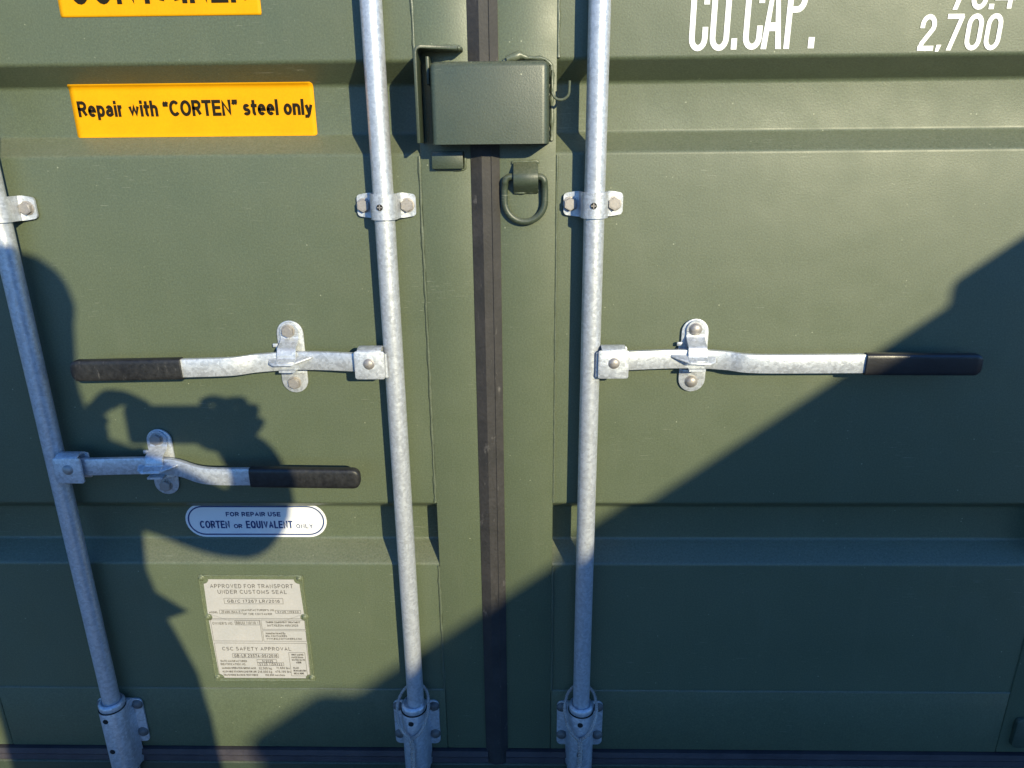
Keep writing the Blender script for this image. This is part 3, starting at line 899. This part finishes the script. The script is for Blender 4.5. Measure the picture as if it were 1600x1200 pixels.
def stroke_text(mb, txt, x0, x1, z0, z1, p, st_, gap=.3):
    """words drawn as plain strokes; x0..x1 outer width, z0 baseline, z1 cap height, st_ stroke width"""
    pen = 0; items = []
    for ch in txt:
        if ch == ' ': pen += .42; continue
        w, strokes = FONT[ch]
        items.append((pen, strokes)); pen += w + gap
    total = pen - gap
    sx = (x1 - x0 - st_) / max(.01, total); sz = z1 - z0 - st_
    k = 0
    for off, strokes in items:
        for q in strokes:
            pts = [(x0 + st_ / 2 + (off + a) * sx, z0 + st_ / 2 + b * sz) for a, b in q]
            closed = math.dist(pts[0], pts[-1]) < 1e-6
            if closed: pts = pts[:-1]
            else:   # square ends reach the full height
                def ext(i, j_):
                    d = Vector(pts[i]) - Vector(pts[j_]); L = d.length
                    return tuple(Vector(pts[i]) + d / L * st_ * .5) if L > 1e-9 else pts[i]
                if abs(q[0][0] - q[1][0]) < 1e-6 or abs(q[0][1] - q[1][1]) < 1e-6: pts[0] = ext(0, 1)
                if abs(q[-1][0] - q[-2][0]) < 1e-6 or abs(q[-1][1] - q[-2][1]) < 1e-6: pts[-1] = ext(-1, -2)
            i0 = len(mb.v)
            ribbon(mb, pts, st_, p + .00008 * (k % 3), closed); k += 1
            lo_ = z0 if min(b for a, b in q) > -.03 else -1e9; hi_ = z1 if max(b for a, b in q) < 1.03 else 1e9
            mb.v[i0:] = [(a, b, min(max(c, lo_ - st_ * .06), hi_ + st_ * .06)) for a, b, c in mb.v[i0:]]

def text_mesh(txt, x0, x1, z0, z1, p, name, mat, st_, gap=.3):
    mb = MB(); stroke_text(mb, txt, x0, x1, z0, z1, p, st_, gap)
    return mb.mesh(name, mat)

def glyph(mb, ch, x, z, w, h, s, p):
    """condensed rounded capitals and digits; outer box x..x+w, z..z+h, stroke s"""
    a, b = x + s / 2, x + w - s / 2; lo, hi = z + s / 2, z + h - s / 2
    r_ = (b - a) / 2; m = (a + b) / 2; rz = r_ * 1.35
    if ch == 'C':
        ribbon(mb, [(b, lo + h * .30)] + arc(m, lo + rz, r_, rz, 0, -180) + arc(m, hi - rz, r_, rz, 180, 0) + [(b, hi - h * .30)], s, p)
    elif ch == 'U':
        ribbon(mb, [(a, z + h)] + arc(m, lo + rz, r_, rz, 180, 360) + [(b, z + h)], s, p)
    elif ch == 'A':
        mb.add([V(x, p, z), V(x + s * 1.02, p, z), V(m + s * .05, p, z + h * .92), V(m + s * .62, p, z + h), V(m - s * .62, p, z + h)], [(0, 1, 2, 4), (2, 3, 4)])
        mb.add([V(x + w, p, z), V(x + w - s * 1.02, p, z), V(m - s * .05, p + .00005, z + h * .92), V(m + s * .62, p, z + h)], [(0, 1, 2, 3)])
        mb.add([V(x + w * .20, p + .0001, z + h * .26), V(x + w * .80, p + .0001, z + h * .26), V(x + w * .765, p + .0001, z + h * .385), V(x + w * .235, p + .0001, z + h * .385)], [(0, 1, 2, 3)])
    elif ch == 'P':
        ribbon(mb, [(a, z), (a, z + h)], s, p)
        zt, zb_ = hi, z + h * .52 + s / 2; rr = (zt - zb_) / 2
        ribbon(mb, [(a, zt), (m, zt)] + arc(m, zt - r_ * 1.3, r_, r_ * 1.3, 90, 0, 6) + arc(m, zb_ + r_ * 1.3, r_, r_ * 1.3, 0, -90, 6) + [(a, zb_)], s, p + .0001)
    elif ch == '.':
        mb.add([V(x, p, z), V(x + w, p, z), V(x + w, p, z + h), V(x, p, z + h)], [(0, 1, 2, 3)])
    elif ch == ',':
        mb.add([V(x - w * .15, p, z - h * .3), V(x + w * .55, p, z - h * .3), V(x + w, p, z + h), V(x, p, z + h)], [(0, 1, 2, 3)])
    elif ch == '0':
        ribbon(mb, arc(m, lo + rz, r_, rz, 180, 360) + arc(m, hi - rz, r_, rz, 0, 180), s, p, True)
    elif ch == '2':
        ribbon(mb, [(a, hi - h * .31)] + arc(m, hi - rz, r_, rz, 180, -25, 12) + [(a + r_ * .25, lo + h * .14), (a, lo)], s, p)
        ribbon(mb, [(x, lo), (x + w, lo)], s, p + .0001)
    elif ch == '7':
        ribbon(mb, [(x, hi), (x + w - s * .2, hi)], s, p)
        mb.add([V(x + w - s * 1.05, p + .0001, z + h - s * .5), V(x + w, p + .0001, z + h - s * .5), V(x + w * .32 + s * .55, p + .0001, z), V(x + w * .32 - s * .5, p + .0001, z)], [(0, 1, 2, 3)])
    elif ch == '6':
        ribbon(mb, arc(m, lo + rz, r_, rz, 180, 360) + arc(m, z + h * .55 - rz * .3, r_, rz, 0, 180), s, p, True)
        ribbon(mb, [(a, lo + rz)] + arc(m, hi - rz, r_, rz, 180, 20), s, p + .0001)
    elif ch == '4':
        ribbon(mb, [(b - s * .3, z), (b - s * .3, z + h)], s, p)
        ribbon(mb, [(b - s * .3, z + h - s * .4), (a, z + h * .22 + s / 2), (x + w + s * .3, z + h * .22 + s / 2)], s * .95, p + .0001)

PW = .0009
mb = MB(); H = .100
for ch, x, w, dz in (('C', .2548, .0288, -.0015), ('U', .2870, .0300, -.0015), ('C', .3386, .0292, -.0005)):
    glyph(mb, ch, x, 1.6080 + dz, w, H, .0087, PW)
glyph(mb, 'A', .3672, 1.6082, .0318, H - .002, .0087, PW)
glyph(mb, 'P', .4028, 1.6082, .0300, H - .002, .0087, PW)
glyph(mb, '.', .3208, 1.6082, .0090, .0160, .009, PW); glyph(mb, '.', .4405, 1.6086, .0095, .0160, .009, PW)
part('lettering', mb, M_WHITEP, doorR, label='white stencilled capacity lettering CU.CAP.')
mb = MB()
for ch, x, w, z, h in (('2', .6105, .0245, 1.6032, .0515), (',', .6395, .0075, 1.6040, .0075), ('7', .6500, .0262, 1.6032, .0515), ('0', .6815, .0252, 1.6028, .0520), ('0', .7110, .0252, 1.6028, .0520),
                       ('7', .6500, .0262, 1.6604, .0515), ('6', .6815, .0252, 1.6600, .0520), ('.', .7095, .0078, 1.6604, .0075), ('4', .7190, .0270, 1.6610, .0515)):
    glyph(mb, ch, x, z, w, h, .0070, PW)
part('lettering', mb, M_WHITEP, doorR, label='white stencilled capacity figures 76.4 and 2,700')

# ---------------------------------------------------------------- stickers
def wrap_p(z):
    pr = PROF
    for (p0, z0), (p1, z1) in zip(pr[:-1], pr[1:]):
        if z1 <= z <= z0 and z0 > z1: return p0 + (p1 - p0) * (z0 - z) / (z0 - z1)
    return 0
PROF = panel_profile()
def sticker(name, x0, x1, z0, z1, rad, label, lift=.0007, curl=None):
    me = MB()
    out = rrect(x0, x1, z0, z1, rad, 4)
    # rows in z following the panel, rounded corners by trimming the row ends
    rows = 36; vs = []; fs = []
    cz_ = (z0 + z1) / 2; cx_ = (x0 + x1) / 2
    for i in range(rows + 1):
        z = z0 + (z1 - z0) * i / rows
        d = min(z - z0, z1 - z); e = rad - math.sqrt(max(0, rad * rad - (rad - min(d, rad)) ** 2)) if rad else 0
        for t in (0, .02, .25, .5, .75, .98, 1):
            x = x0 + e + (x1 - x0 - 2 * e) * t
            pp = wrap_p(z) + lift
            vs.append(V(x, pp, z))
    k = 7
    for i in range(rows):
        for j in range(k - 1): fs.append((i * k + j, i * k + j + 1, (i + 1) * k + j + 1, (i + 1) * k + j))
    me.add(vs, fs)
    # thin edge so that the film has a thickness
    t = thing(name, (cx_, -(wrap_p(cz_)), z0), label, 'sticker')
    mesh = me.mesh('film', M_YEL, 60)
    o = part('film', mesh, None, t)
    sm = o.modifiers.new('thickness', 'SOLIDIFY'); sm.thickness = .0003; sm.offset = 1
    return t

st = sticker('warning_sticker', -.7692, -.3556, 1.4870, 1.5712, .0035, 'yellow sticker with black repair instruction lettering, pressed into the upper recess')
part('lettering', text_mesh('Repair with \u201cCORTEN\u201d steel only', -.7598, -.3592, 1.5205, 1.5455, -DEPTH + .0021, 'lettering', M_BLACKP, .0049, gap=.34), None, st)
st = sticker('warning_sticker', -.7312, -.4130, 1.6660, 1.7800, .001, 'yellow sticker at the top edge, lettered CONTAINER in large black capitals')
part('lettering', text_mesh('CONTAINER', -.7120, -.4290, 1.6838, 1.7480, .0021, 'lettering', M_BLACKP, .0080, gap=.34), None, st)

# white oval repair sticker in the lower recess
wx0, wx1, wz0, wz1 = -.6978, -.4081, .7085, .7845
rs_ = thing('repair_sticker', ((wx0 + wx1) / 2, DEPTH, wz0), 'white oval sticker with blue border and lettering in the lower recess', 'sticker')
def oval(x0, x1, z0, z1, n=16):
    r_ = (z1 - z0) / 2; c_ = (z0 + z1) / 2
    return arc(x1 - r_, c_, r_, r_, -90, 90, n) + arc(x0 + r_, c_, r_, r_, 90, 270, n)
WP = -DEPTH + .0011
WS = .0350
def wrapo(me, extra):
    for v in me.vertices:
        v.co.y = -(max(wrap_p(v.co.z), -DEPTH) + extra)
    return me
mb = MB(); mb.prism(oval(wx0, wx1, wz0, wz1), WP - .0006, WP)
part('film', mb, M_WHITEV, rs_, smooth=40)
mb = MB()
ribbon(mb, oval(wx0 + .0062, wx1 - .0062, wz0 + .0062, wz1 - .0062), .0028, WP + .0004, True)
part('border', mb, M_BLUEP, rs_)
q = [('FOR REPAIR USE', -.6130, -.5010, .7560, .7662, .0022, .36), ('CORTEN', -.6695, -.6080, .7287, .7460, .0030, .40), ('OR', -.6000, -.5825, .7287, .7385, .0022, .3),
     ('EQUIVALENT', -.5745, -.4785, .7287, .7460, .0030, .44), ('ONLY', -.4715, -.4375, .7290, .7385, .0016, .40)]
lm = MB()
for t, a, b, c, d, st_, gp in q: stroke_text(lm, t, a, b, c, d, WP + .0004, st_, gp)
part('lettering', lm, M_BLUEP, rs_)

# ---------------------------------------------------------------- approval plate
px0, px1, pz0, pz1 = -.6655, -.4550, .3890, .6475
pl = thing('approval_plate', ((px0 + px1) / 2, 0, pz0), 'pale riveted customs and safety approval plate with green oversprayed edges', 'approval plate')
mb = MB(); mb.prism(rrect(px0, px1, pz0, pz1, .004), .0004, .0016); part('backing', mb, M_PFRAME, pl, bevel=.0004, bseg=1)
nx, nz = .0085, .0085
midz = .549
ix0, ix1, iz0, iz1 = px0 + .0085, px1 - .0065, pz0 + .0062, pz1 - .0078
def bite(x, z, a0, a1, r_=.0105): return arc(x, z, r_, r_, a0, a1, 6)
face = (bite(ix0, iz0, 90, 0) + bite(ix1, iz0, 180, 90) + bite(ix1 + .002, midz, 270, 90, .0085)
        + bite(ix1, iz1, 270, 180) + bite(ix0, iz1, 360, 270) + bite(ix0 - .002, midz, 90, -90, .0085))
fc = MB()
cpt = len(face)
cm = ((ix0 + ix1) / 2, (iz0 + iz1) / 2)
fc.add([V(x, .0022, z) for x, z in face] + [V(cm[0], .0022, cm[1])], [(i, (i + 1) % cpt, cpt) for i in range(cpt)])
part('printed_face', fc, M_PLATE, pl)
for a, b in (((px0, pz1), (px1, pz1)), ((px1, pz1), (px1, pz0)), ((px1, pz0), (px0, pz0)), ((px0, pz0), (px0, pz1))):
    w = MB(); L = math.dist(a, b); k = int(L / .006)
    w.tube([V(a[0] + (b[0] - a[0]) * i / k + random.uniform(-.0005, .0005), .0012, a[1] + (b[1] - a[1]) * i / k + random.uniform(-.0005, .0005)) for i in range(k + 1)], [.0017 * random.uniform(.7, 1.3) for _ in range(k + 1)], 8)
    part('sealant_edge', w, M_PFRAME, pl, smooth=80)
rv = MB(); rv.lathe([(.0072, .0008), (.0068, .0022), (.0045, .0030), (.0042, .0048), (.0030, .0058), (.0012, .0060)], (0, 0, 0), 'p', 20)
ME_PR = rv.mesh('plate_rivet', M_PFRAME, 60)
for x, z in ((-.6605, .6425), (-.4600, .6420), (-.6605, .5490), (-.4585, .5505), (-.6615, .3960), (-.4590, .3965)):
    part('rivet', ME_PR, None, pl, (x, 0, z))
# printed lines and words: word, left, right, bottom, top in millimetres from the plate's lower left corner
TXT = [
    ('APPROVED FOR TRANSPORT', 20.9, 190.4, 230.4, 240.0),
    ('UNDER CUSTOMS SEAL', 34.7, 176.4, 216.9, 226.1),
    ('GB/C 17267 LR/2016', 51.4, 159.5, 195.4, 202.9),
    ('MODEL', 10.0, 28.4, 169.7, 174.2),
    ('ZF40H-19AA-5', 35.6, 74.8, 170.2, 176.1),
    ("MANUFACTURER'S NO.", 79.4, 146.7, 175.4, 180.0),
    ('OF THE CONTAINER', 80.4, 140.1, 165.7, 170.7),
    ('SY25 115933', 151.7, 195.4, 171.2, 175.9),
    ("OWNER'S NO.", 12.8, 56.2, 141.6, 148.1),
    ('BBUU 110110 1', 62.4, 108.7, 142.9, 149.7),
    ('TIMBER COMPONENT TREATMENT', 124.4, 196.5, 146.1, 150.3),
    ('IM/TAILEUM 400/2025', 126.8, 191.3, 137.7, 143.0),
    ('Manufactured By', 121.2, 162.5, 118.3, 123.6),
    ('BSL CONTAINERS', 120.3, 165.1, 111.7, 116.2),
    ('WWW.BSLCONTAINERS.COM', 121.1, 195.2, 104.9, 109.4),
    ('CSC SAFETY APPROVAL', 24.7, 170.1, 77.4, 86.3),
    ('GB-LR 23574-05/2016', 47.6, 139.3, 60.3, 67.9),
    ('DATE MANUFACTURED', 16.9, 73.1, 47.7, 52.9),
    ('5/2025', 105.5, 128.2, 47.9, 53.3),
    ('IDENTIFICATION NO.', 15.8, 69.8, 39.4, 44.9),
    ('SY25 1159333', 98.2, 147.0, 39.7, 45.4),
    ('MAXIMUM OPERATING GROSS MASS', 17.1, 90.1, 29.9, 34.8),
    ('32,500 kg', 95.8, 123.1, 29.1, 35.2),
    ('71,650 lbs', 133.4, 161.8, 30.2, 35.5),
    ('ALLOWABLE STACKING LOAD FOR 1.8G', 17.0, 90.1, 20.8, 25.7),
    ('216,000 kg', 93.0, 123.2, 20.0, 26.1),
    ('476,199 lbs', 130.0, 163.1, 20.8, 26.4),
    ('TRANSVERSE RACKING TEST FORCE', 18.1, 92.5, 11.9, 16.9),
    ('150,000 newtons', 107.3, 150.1, 12.1, 17.4),
    ('FIRST MAINTE-', 169.4, 195.5, 64.9, 69.2),
    ('NANCE EXAM-', 168.7, 194.2, 58.4, 62.7),
    ('INATION DATE', 169.1, 196.5, 51.8, 56.2),
    ('4/2030', 177.0, 188.3, 45.0, 49.9),
    ('PLACE', 169.8, 181.2, 31.0, 35.4),
    ('RE-EXAMINATION', 169.5, 196.8, 24.1, 28.5),
    ('DECAL HERE', 169.4, 191.1, 16.9, 21.3),
]
BOXES = [
    (45.2, 166.1, 192.9, 206.0),
    (31.9, 78.4, 168.6, 177.7),
    (148.0, 199.8, 169.9, 177.4),
    (60.4, 111.4, 141.3, 151.8),
    (115.2, 205.4, 130.6, 153.5),
    (115.4, 205.3, 101.1, 127.2),
    (9.8, 112.5, 101.1, 153.5),
    (9.8, 203.5, 6.5, 96.0),
    (44.2, 141.5, 58.9, 69.2),
    (94.6, 136.1, 47.0, 54.4),
    (95.2, 150.4, 38.9, 46.5),
    (164.0, 198.0, 12.7, 72.5),
    (9.8, 203.5, 157.0, 157.1),
]
L0x, L0z = px0, pz0
tm = MB()
for t, a, b, c, d in TXT:
    stroke_text(tm, t, L0x + a / 1000, L0x + b / 1000, L0z + c / 1000, L0z + d / 1000, .0027, .0012 if d - c > 7 else .00085, .40)
lm = MB()
for a, b, c, d in BOXES:
    x0, x1, z0, z1 = L0x + a / 1000, L0x + b / 1000, L0z + c / 1000, L0z + d / 1000
    if d - c < .5: ribbon(lm, [(x0, z0), (x1, z0)], .0007, .0027)
    else: ribbon(lm, [(x0, z0), (x1, z0), (x1, z1), (x0, z1)], .0007, .0027, True)
part('lettering', tm, M_PLINE, pl)
part('ruled_lines', lm, M_PLINE, pl)

# ---------------------------------------------------------------- stand-in wall added out of frame on the right, shaped to throw the long slanting shadow
wl = thing('shadow_wall', (2.0, -3.4, GROUND), 'unseen stand-in wall with raised end piers, added right of the container to cast the slanting shadow', 'wall')
def wx(p): return 1.926 + .015 * (p - 2.3)
def wbox(p0, p1, x_in, x_out, z0, z1, name, bev):
    mb = MB()
    vs = [Vector((wx(p) + dx, -p, z)) for dx in (x_in, x_out) for p in (p0, p1) for z in (z0, z1)]
    mb.add(vs, [(0, 1, 3, 2), (4, 6, 7, 5), (0, 4, 5, 1), (2, 3, 7, 6), (0, 2, 6, 4), (1, 5, 7, 3)])
    return part(name, mb, M_WALL, wl, bevel=bev, bseg=4)
wbox(2.215, 4.46, .03, .20, GROUND - .02, 2.02, 'wall_panel', .003)
wbox(2.214, 4.466, .0, .23, 2.0215, 2.082, 'coping', .004)
wbox(1.83, 2.2045, .01, .36, GROUND - .02, 2.06, 'pier', .004)
wbox(1.81, 2.213, -.005, .375, 2.061, 2.127, 'pier_cap', .020)
wbox(4.4755, 4.78, .01, .36, GROUND - .02, 2.08, 'pier', .004)
wbox(4.467, 4.80, -.005, .375, 2.081, 2.155, 'pier_cap', .030)

# ---------------------------------------------------------------- the photographer, standing behind the camera
def person():
    t = thing('person', (-.02, -1.68, GROUND), 'person in dark jacket and jeans standing with arms raised, holding a phone level', 'person')
    J = []; E = []; RD = []
    def j(x, p, z, rx, ry=None, link_to=None):
        J.append((x, -p, z + .03 * p * (z - .05) / 1.7)); RD.append((rx, ry or rx)); i = len(J) - 1
        if link_to is not None: E.append((link_to, i))
        return i
    pel = j(-.025, 1.70, 1.00, .222, .135)
    bel = j(-.050, 1.69, 1.14, .195, .13, pel)
    che = j(-.055, 1.68, 1.34, .215, .13, bel)
    sho = j(-.050, 1.68, 1.50, .140, .10, che)
    nek = j(-.046, 1.655, 1.62, .100, .085, sho)
    hd0 = j(-.044, 1.62, 1.695, .088, .085, nek)
    hd1 = j(-.042, 1.605, 1.775, .083, .095, hd0)
    hd2 = j(-.042, 1.615, 1.835, .068, .080, hd1)
    nos = j(-.042, 1.495, 1.755, .012, .012, hd1)
    hem = j(-.028, 1.70, .85, .250, .14, pel)
    def arm(side, s, e, w, pal, kn, fingers):
        a = j(*s, .085, .085, sho); b = j((s[0] + e[0]) / 2, (s[1] + e[1]) / 2, (s[2] + e[2]) / 2 - .015, .078, .078, a)
        c = j(*e, .076, .076, b); d = j((e[0] + w[0]) / 2, (e[1] + w[1]) / 2, (e[2] + w[2]) / 2, .070, .066, c)
        f = j(*w, .060 if side == 'l' else .048, .050, d)
        if side == 'l': pal = (pal[0] + .024, *pal[1:]); kn = (kn[0] + .020, kn[1], kn[2] + .022)
        g0 = j(*pal, .040, .044, f)
        g_ = j(*kn, .046 if side == 'l' else .032, .040, g0)
        if side == 'r':
            q_ = j(.112, 1.292, 1.463, .030, .030, g_); j(.104, 1.280, 1.484, .018, .018, q_)
        for pts, r_ in fingers:
            k = g_
            pts = [(q[0] + (.032 if side == 'l' else 0), q[1], q[2] + (.010 - .006 * n_ if side == 'l' and q[2] > 1.45 else 0)) for n_, q in enumerate(pts)]
            for i, q in enumerate(pts): k = j(*q, r_ * (1.25 if side == 'r' else 1.4) * (1 - .1 * i), None, k)
    # right arm: elbow out, hand round the phone's right end, fingers over the top edge
    arm('r', (.150, 1.66, 1.46), (.285, 1.50, 1.305), (.205, 1.335, 1.395), (.145, 1.300, 1.440), (.148, 1.290, 1.470), [
        ([(.150, 1.285, 1.470), (.128, 1.268, 1.494), (.098, 1.262, 1.499), (.074, 1.264, 1.492)], .0098),
        ([(.166, 1.287, 1.472), (.158, 1.268, 1.498), (.120, 1.250, 1.490), (.090, 1.253, 1.472)], .0098),
        ([(.180, 1.290, 1.462), (.178, 1.266, 1.486), (.140, 1.247, 1.466), (.100, 1.251, 1.450)], .0094),
        ([(.188, 1.296, 1.448), (.190, 1.272, 1.462), (.155, 1.250, 1.436), (.115, 1.252, 1.428)], .0084),
        ([(.128, 1.300, 1.420), (.098, 1.290, 1.417), (.070, 1.284, 1.428)], .0105)])
    # left arm: hand makes a C round the left end, leaving a gap beside the phone
    arm('l', (-.235, 1.66, 1.49), (-.315, 1.50, 1.29), (-.172, 1.345, 1.415), (-.158, 1.305, 1.425), (-.150, 1.295, 1.462), [
        ([(-.140, 1.290, 1.468), (-.118, 1.272, 1.496), (-.088, 1.263, 1.501), (-.050, 1.264, 1.488)], .0098),
        ([(-.150, 1.290, 1.476), (-.130, 1.268, 1.508), (-.098, 1.258, 1.506), (-.056, 1.258, 1.490)], .0096),
        ([(-.160, 1.295, 1.462), (-.152, 1.270, 1.486), (-.135, 1.252, 1.492), (-.118, 1.248, 1.488)], .0092),
        ([(-.168, 1.300, 1.448), (-.165, 1.280, 1.462), (-.152, 1.262, 1.466), (-.140, 1.258, 1.458)], .0082),
        ([(-.130, 1.300, 1.402), (-.100, 1.288, 1.396), (-.064, 1.281, 1.406)], .0105)])
    def leg(hx, kx_, ax_):
        a = j(hx, 1.70, .76, 0.115, .11, hem); b = j((hx + kx_) / 2, 1.69, .64, .090, .09, a)
        c = j(kx_, 1.68, .52, .066, .068, b); d = j((kx_ + ax_) / 2, 1.70, .36, .062, .064, c)
        e = j(ax_, 1.71, .14, .045, .048, d); f = j(ax_ * 1.02, 1.68, .097, .044, .040, e); j(ax_ * 1.1, 1.56, .085, .042, .032, f)
    leg(.130, .165, .175); leg(-.150, -.185, -.195)
    me = bpy.data.meshes.new('body'); me.from_pydata(J, E, [])
    o = bpy.data.objects.new('body', me); scene.collection.objects.link(o)
    sk = o.modifiers.new('skin', 'SKIN'); sk.use_smooth_shade = True
    for i, sv in enumerate(me.skin_vertices[0].data):
        sv.radius = RD[i]; sv.use_root = (i == 0)
    sb = o.modifiers.new('sub', 'SUBSURF'); sb.levels = 2; sb.render_levels = 2
    dg = bpy.context.evaluated_depsgraph_get(); dg.update()
    m2 = bpy.data.meshes.new_from_object(o.evaluated_get(dg))
    bpy.data.objects.remove(o)
    m2.name = 'body'; m2.materials.clear()
    for m in (M_JACKET, M_JEANS, M_SKIN): m2.materials.append(m)
    for f in m2.polygons:
        c = f.center; p = -c.y
        f.material_index = 2 if (c.z > 1.66 or (p < 1.345 and c.z > 1.3)) else (1 if c.z < .90 else 0)
        f.use_smooth = True
    zmin = min(v.co.z for v in m2.vertices)
    for v in m2.vertices:
        if v.co.z < .25: v.co.z += (GROUND + .001 - zmin) * (1 - max(0, v.co.z - zmin) / (.25 - zmin))
    part('body', m2, None, t)
    # hair: cap over the crown and back of the head
    mb = MB(); vs = []; fs = []; nu, nv = 24, 10
    for i in range(nv + 1):
        th = R(100) * i / nv
        for k in range(nu):
            a = 2 * math.pi * k / nu
            front = max(0, -math.sin(a))      # towards the face
            tt = th * (1 - .40 * front)
            r_ = 1.0 + random.uniform(-.015, .015)
            vs.append((-.042 + .094 * r_ * math.sin(tt) * math.cos(a), -1.615 + .108 * r_ * math.sin(tt) * math.sin(a), 1.830 + .108 * r_ * math.cos(tt)))
    for i in range(nv):
        for k in range(nu):
            l = (k + 1) % nu; fs.append((i * nu + k, i * nu + l, (i + 1) * nu + l, (i + 1) * nu + k))
    mb.add(vs, fs)
    h = part('hair', mb, M_HAIR, t, smooth=80)
    so = h.modifiers.new('thickness', 'SOLIDIFY'); so.thickness = .012; so.offset = -1
    return t
person()
mb = MB(); mb.prism(rrect(-.070, .098, 1.443, 1.521, .010), 1.262, 1.270)
ph = thing('phone', (.014, -1.266, 1.443), 'slim black phone held sideways in both hands', 'phone')
part('case', mb, M_PHONE, ph, bevel=.002)
mb = MB(); mb.prism(rrect(-.064, .092, 1.448, 1.516, .007), 1.2705, 1.2711); part('screen', mb, M_PHONE, ph)
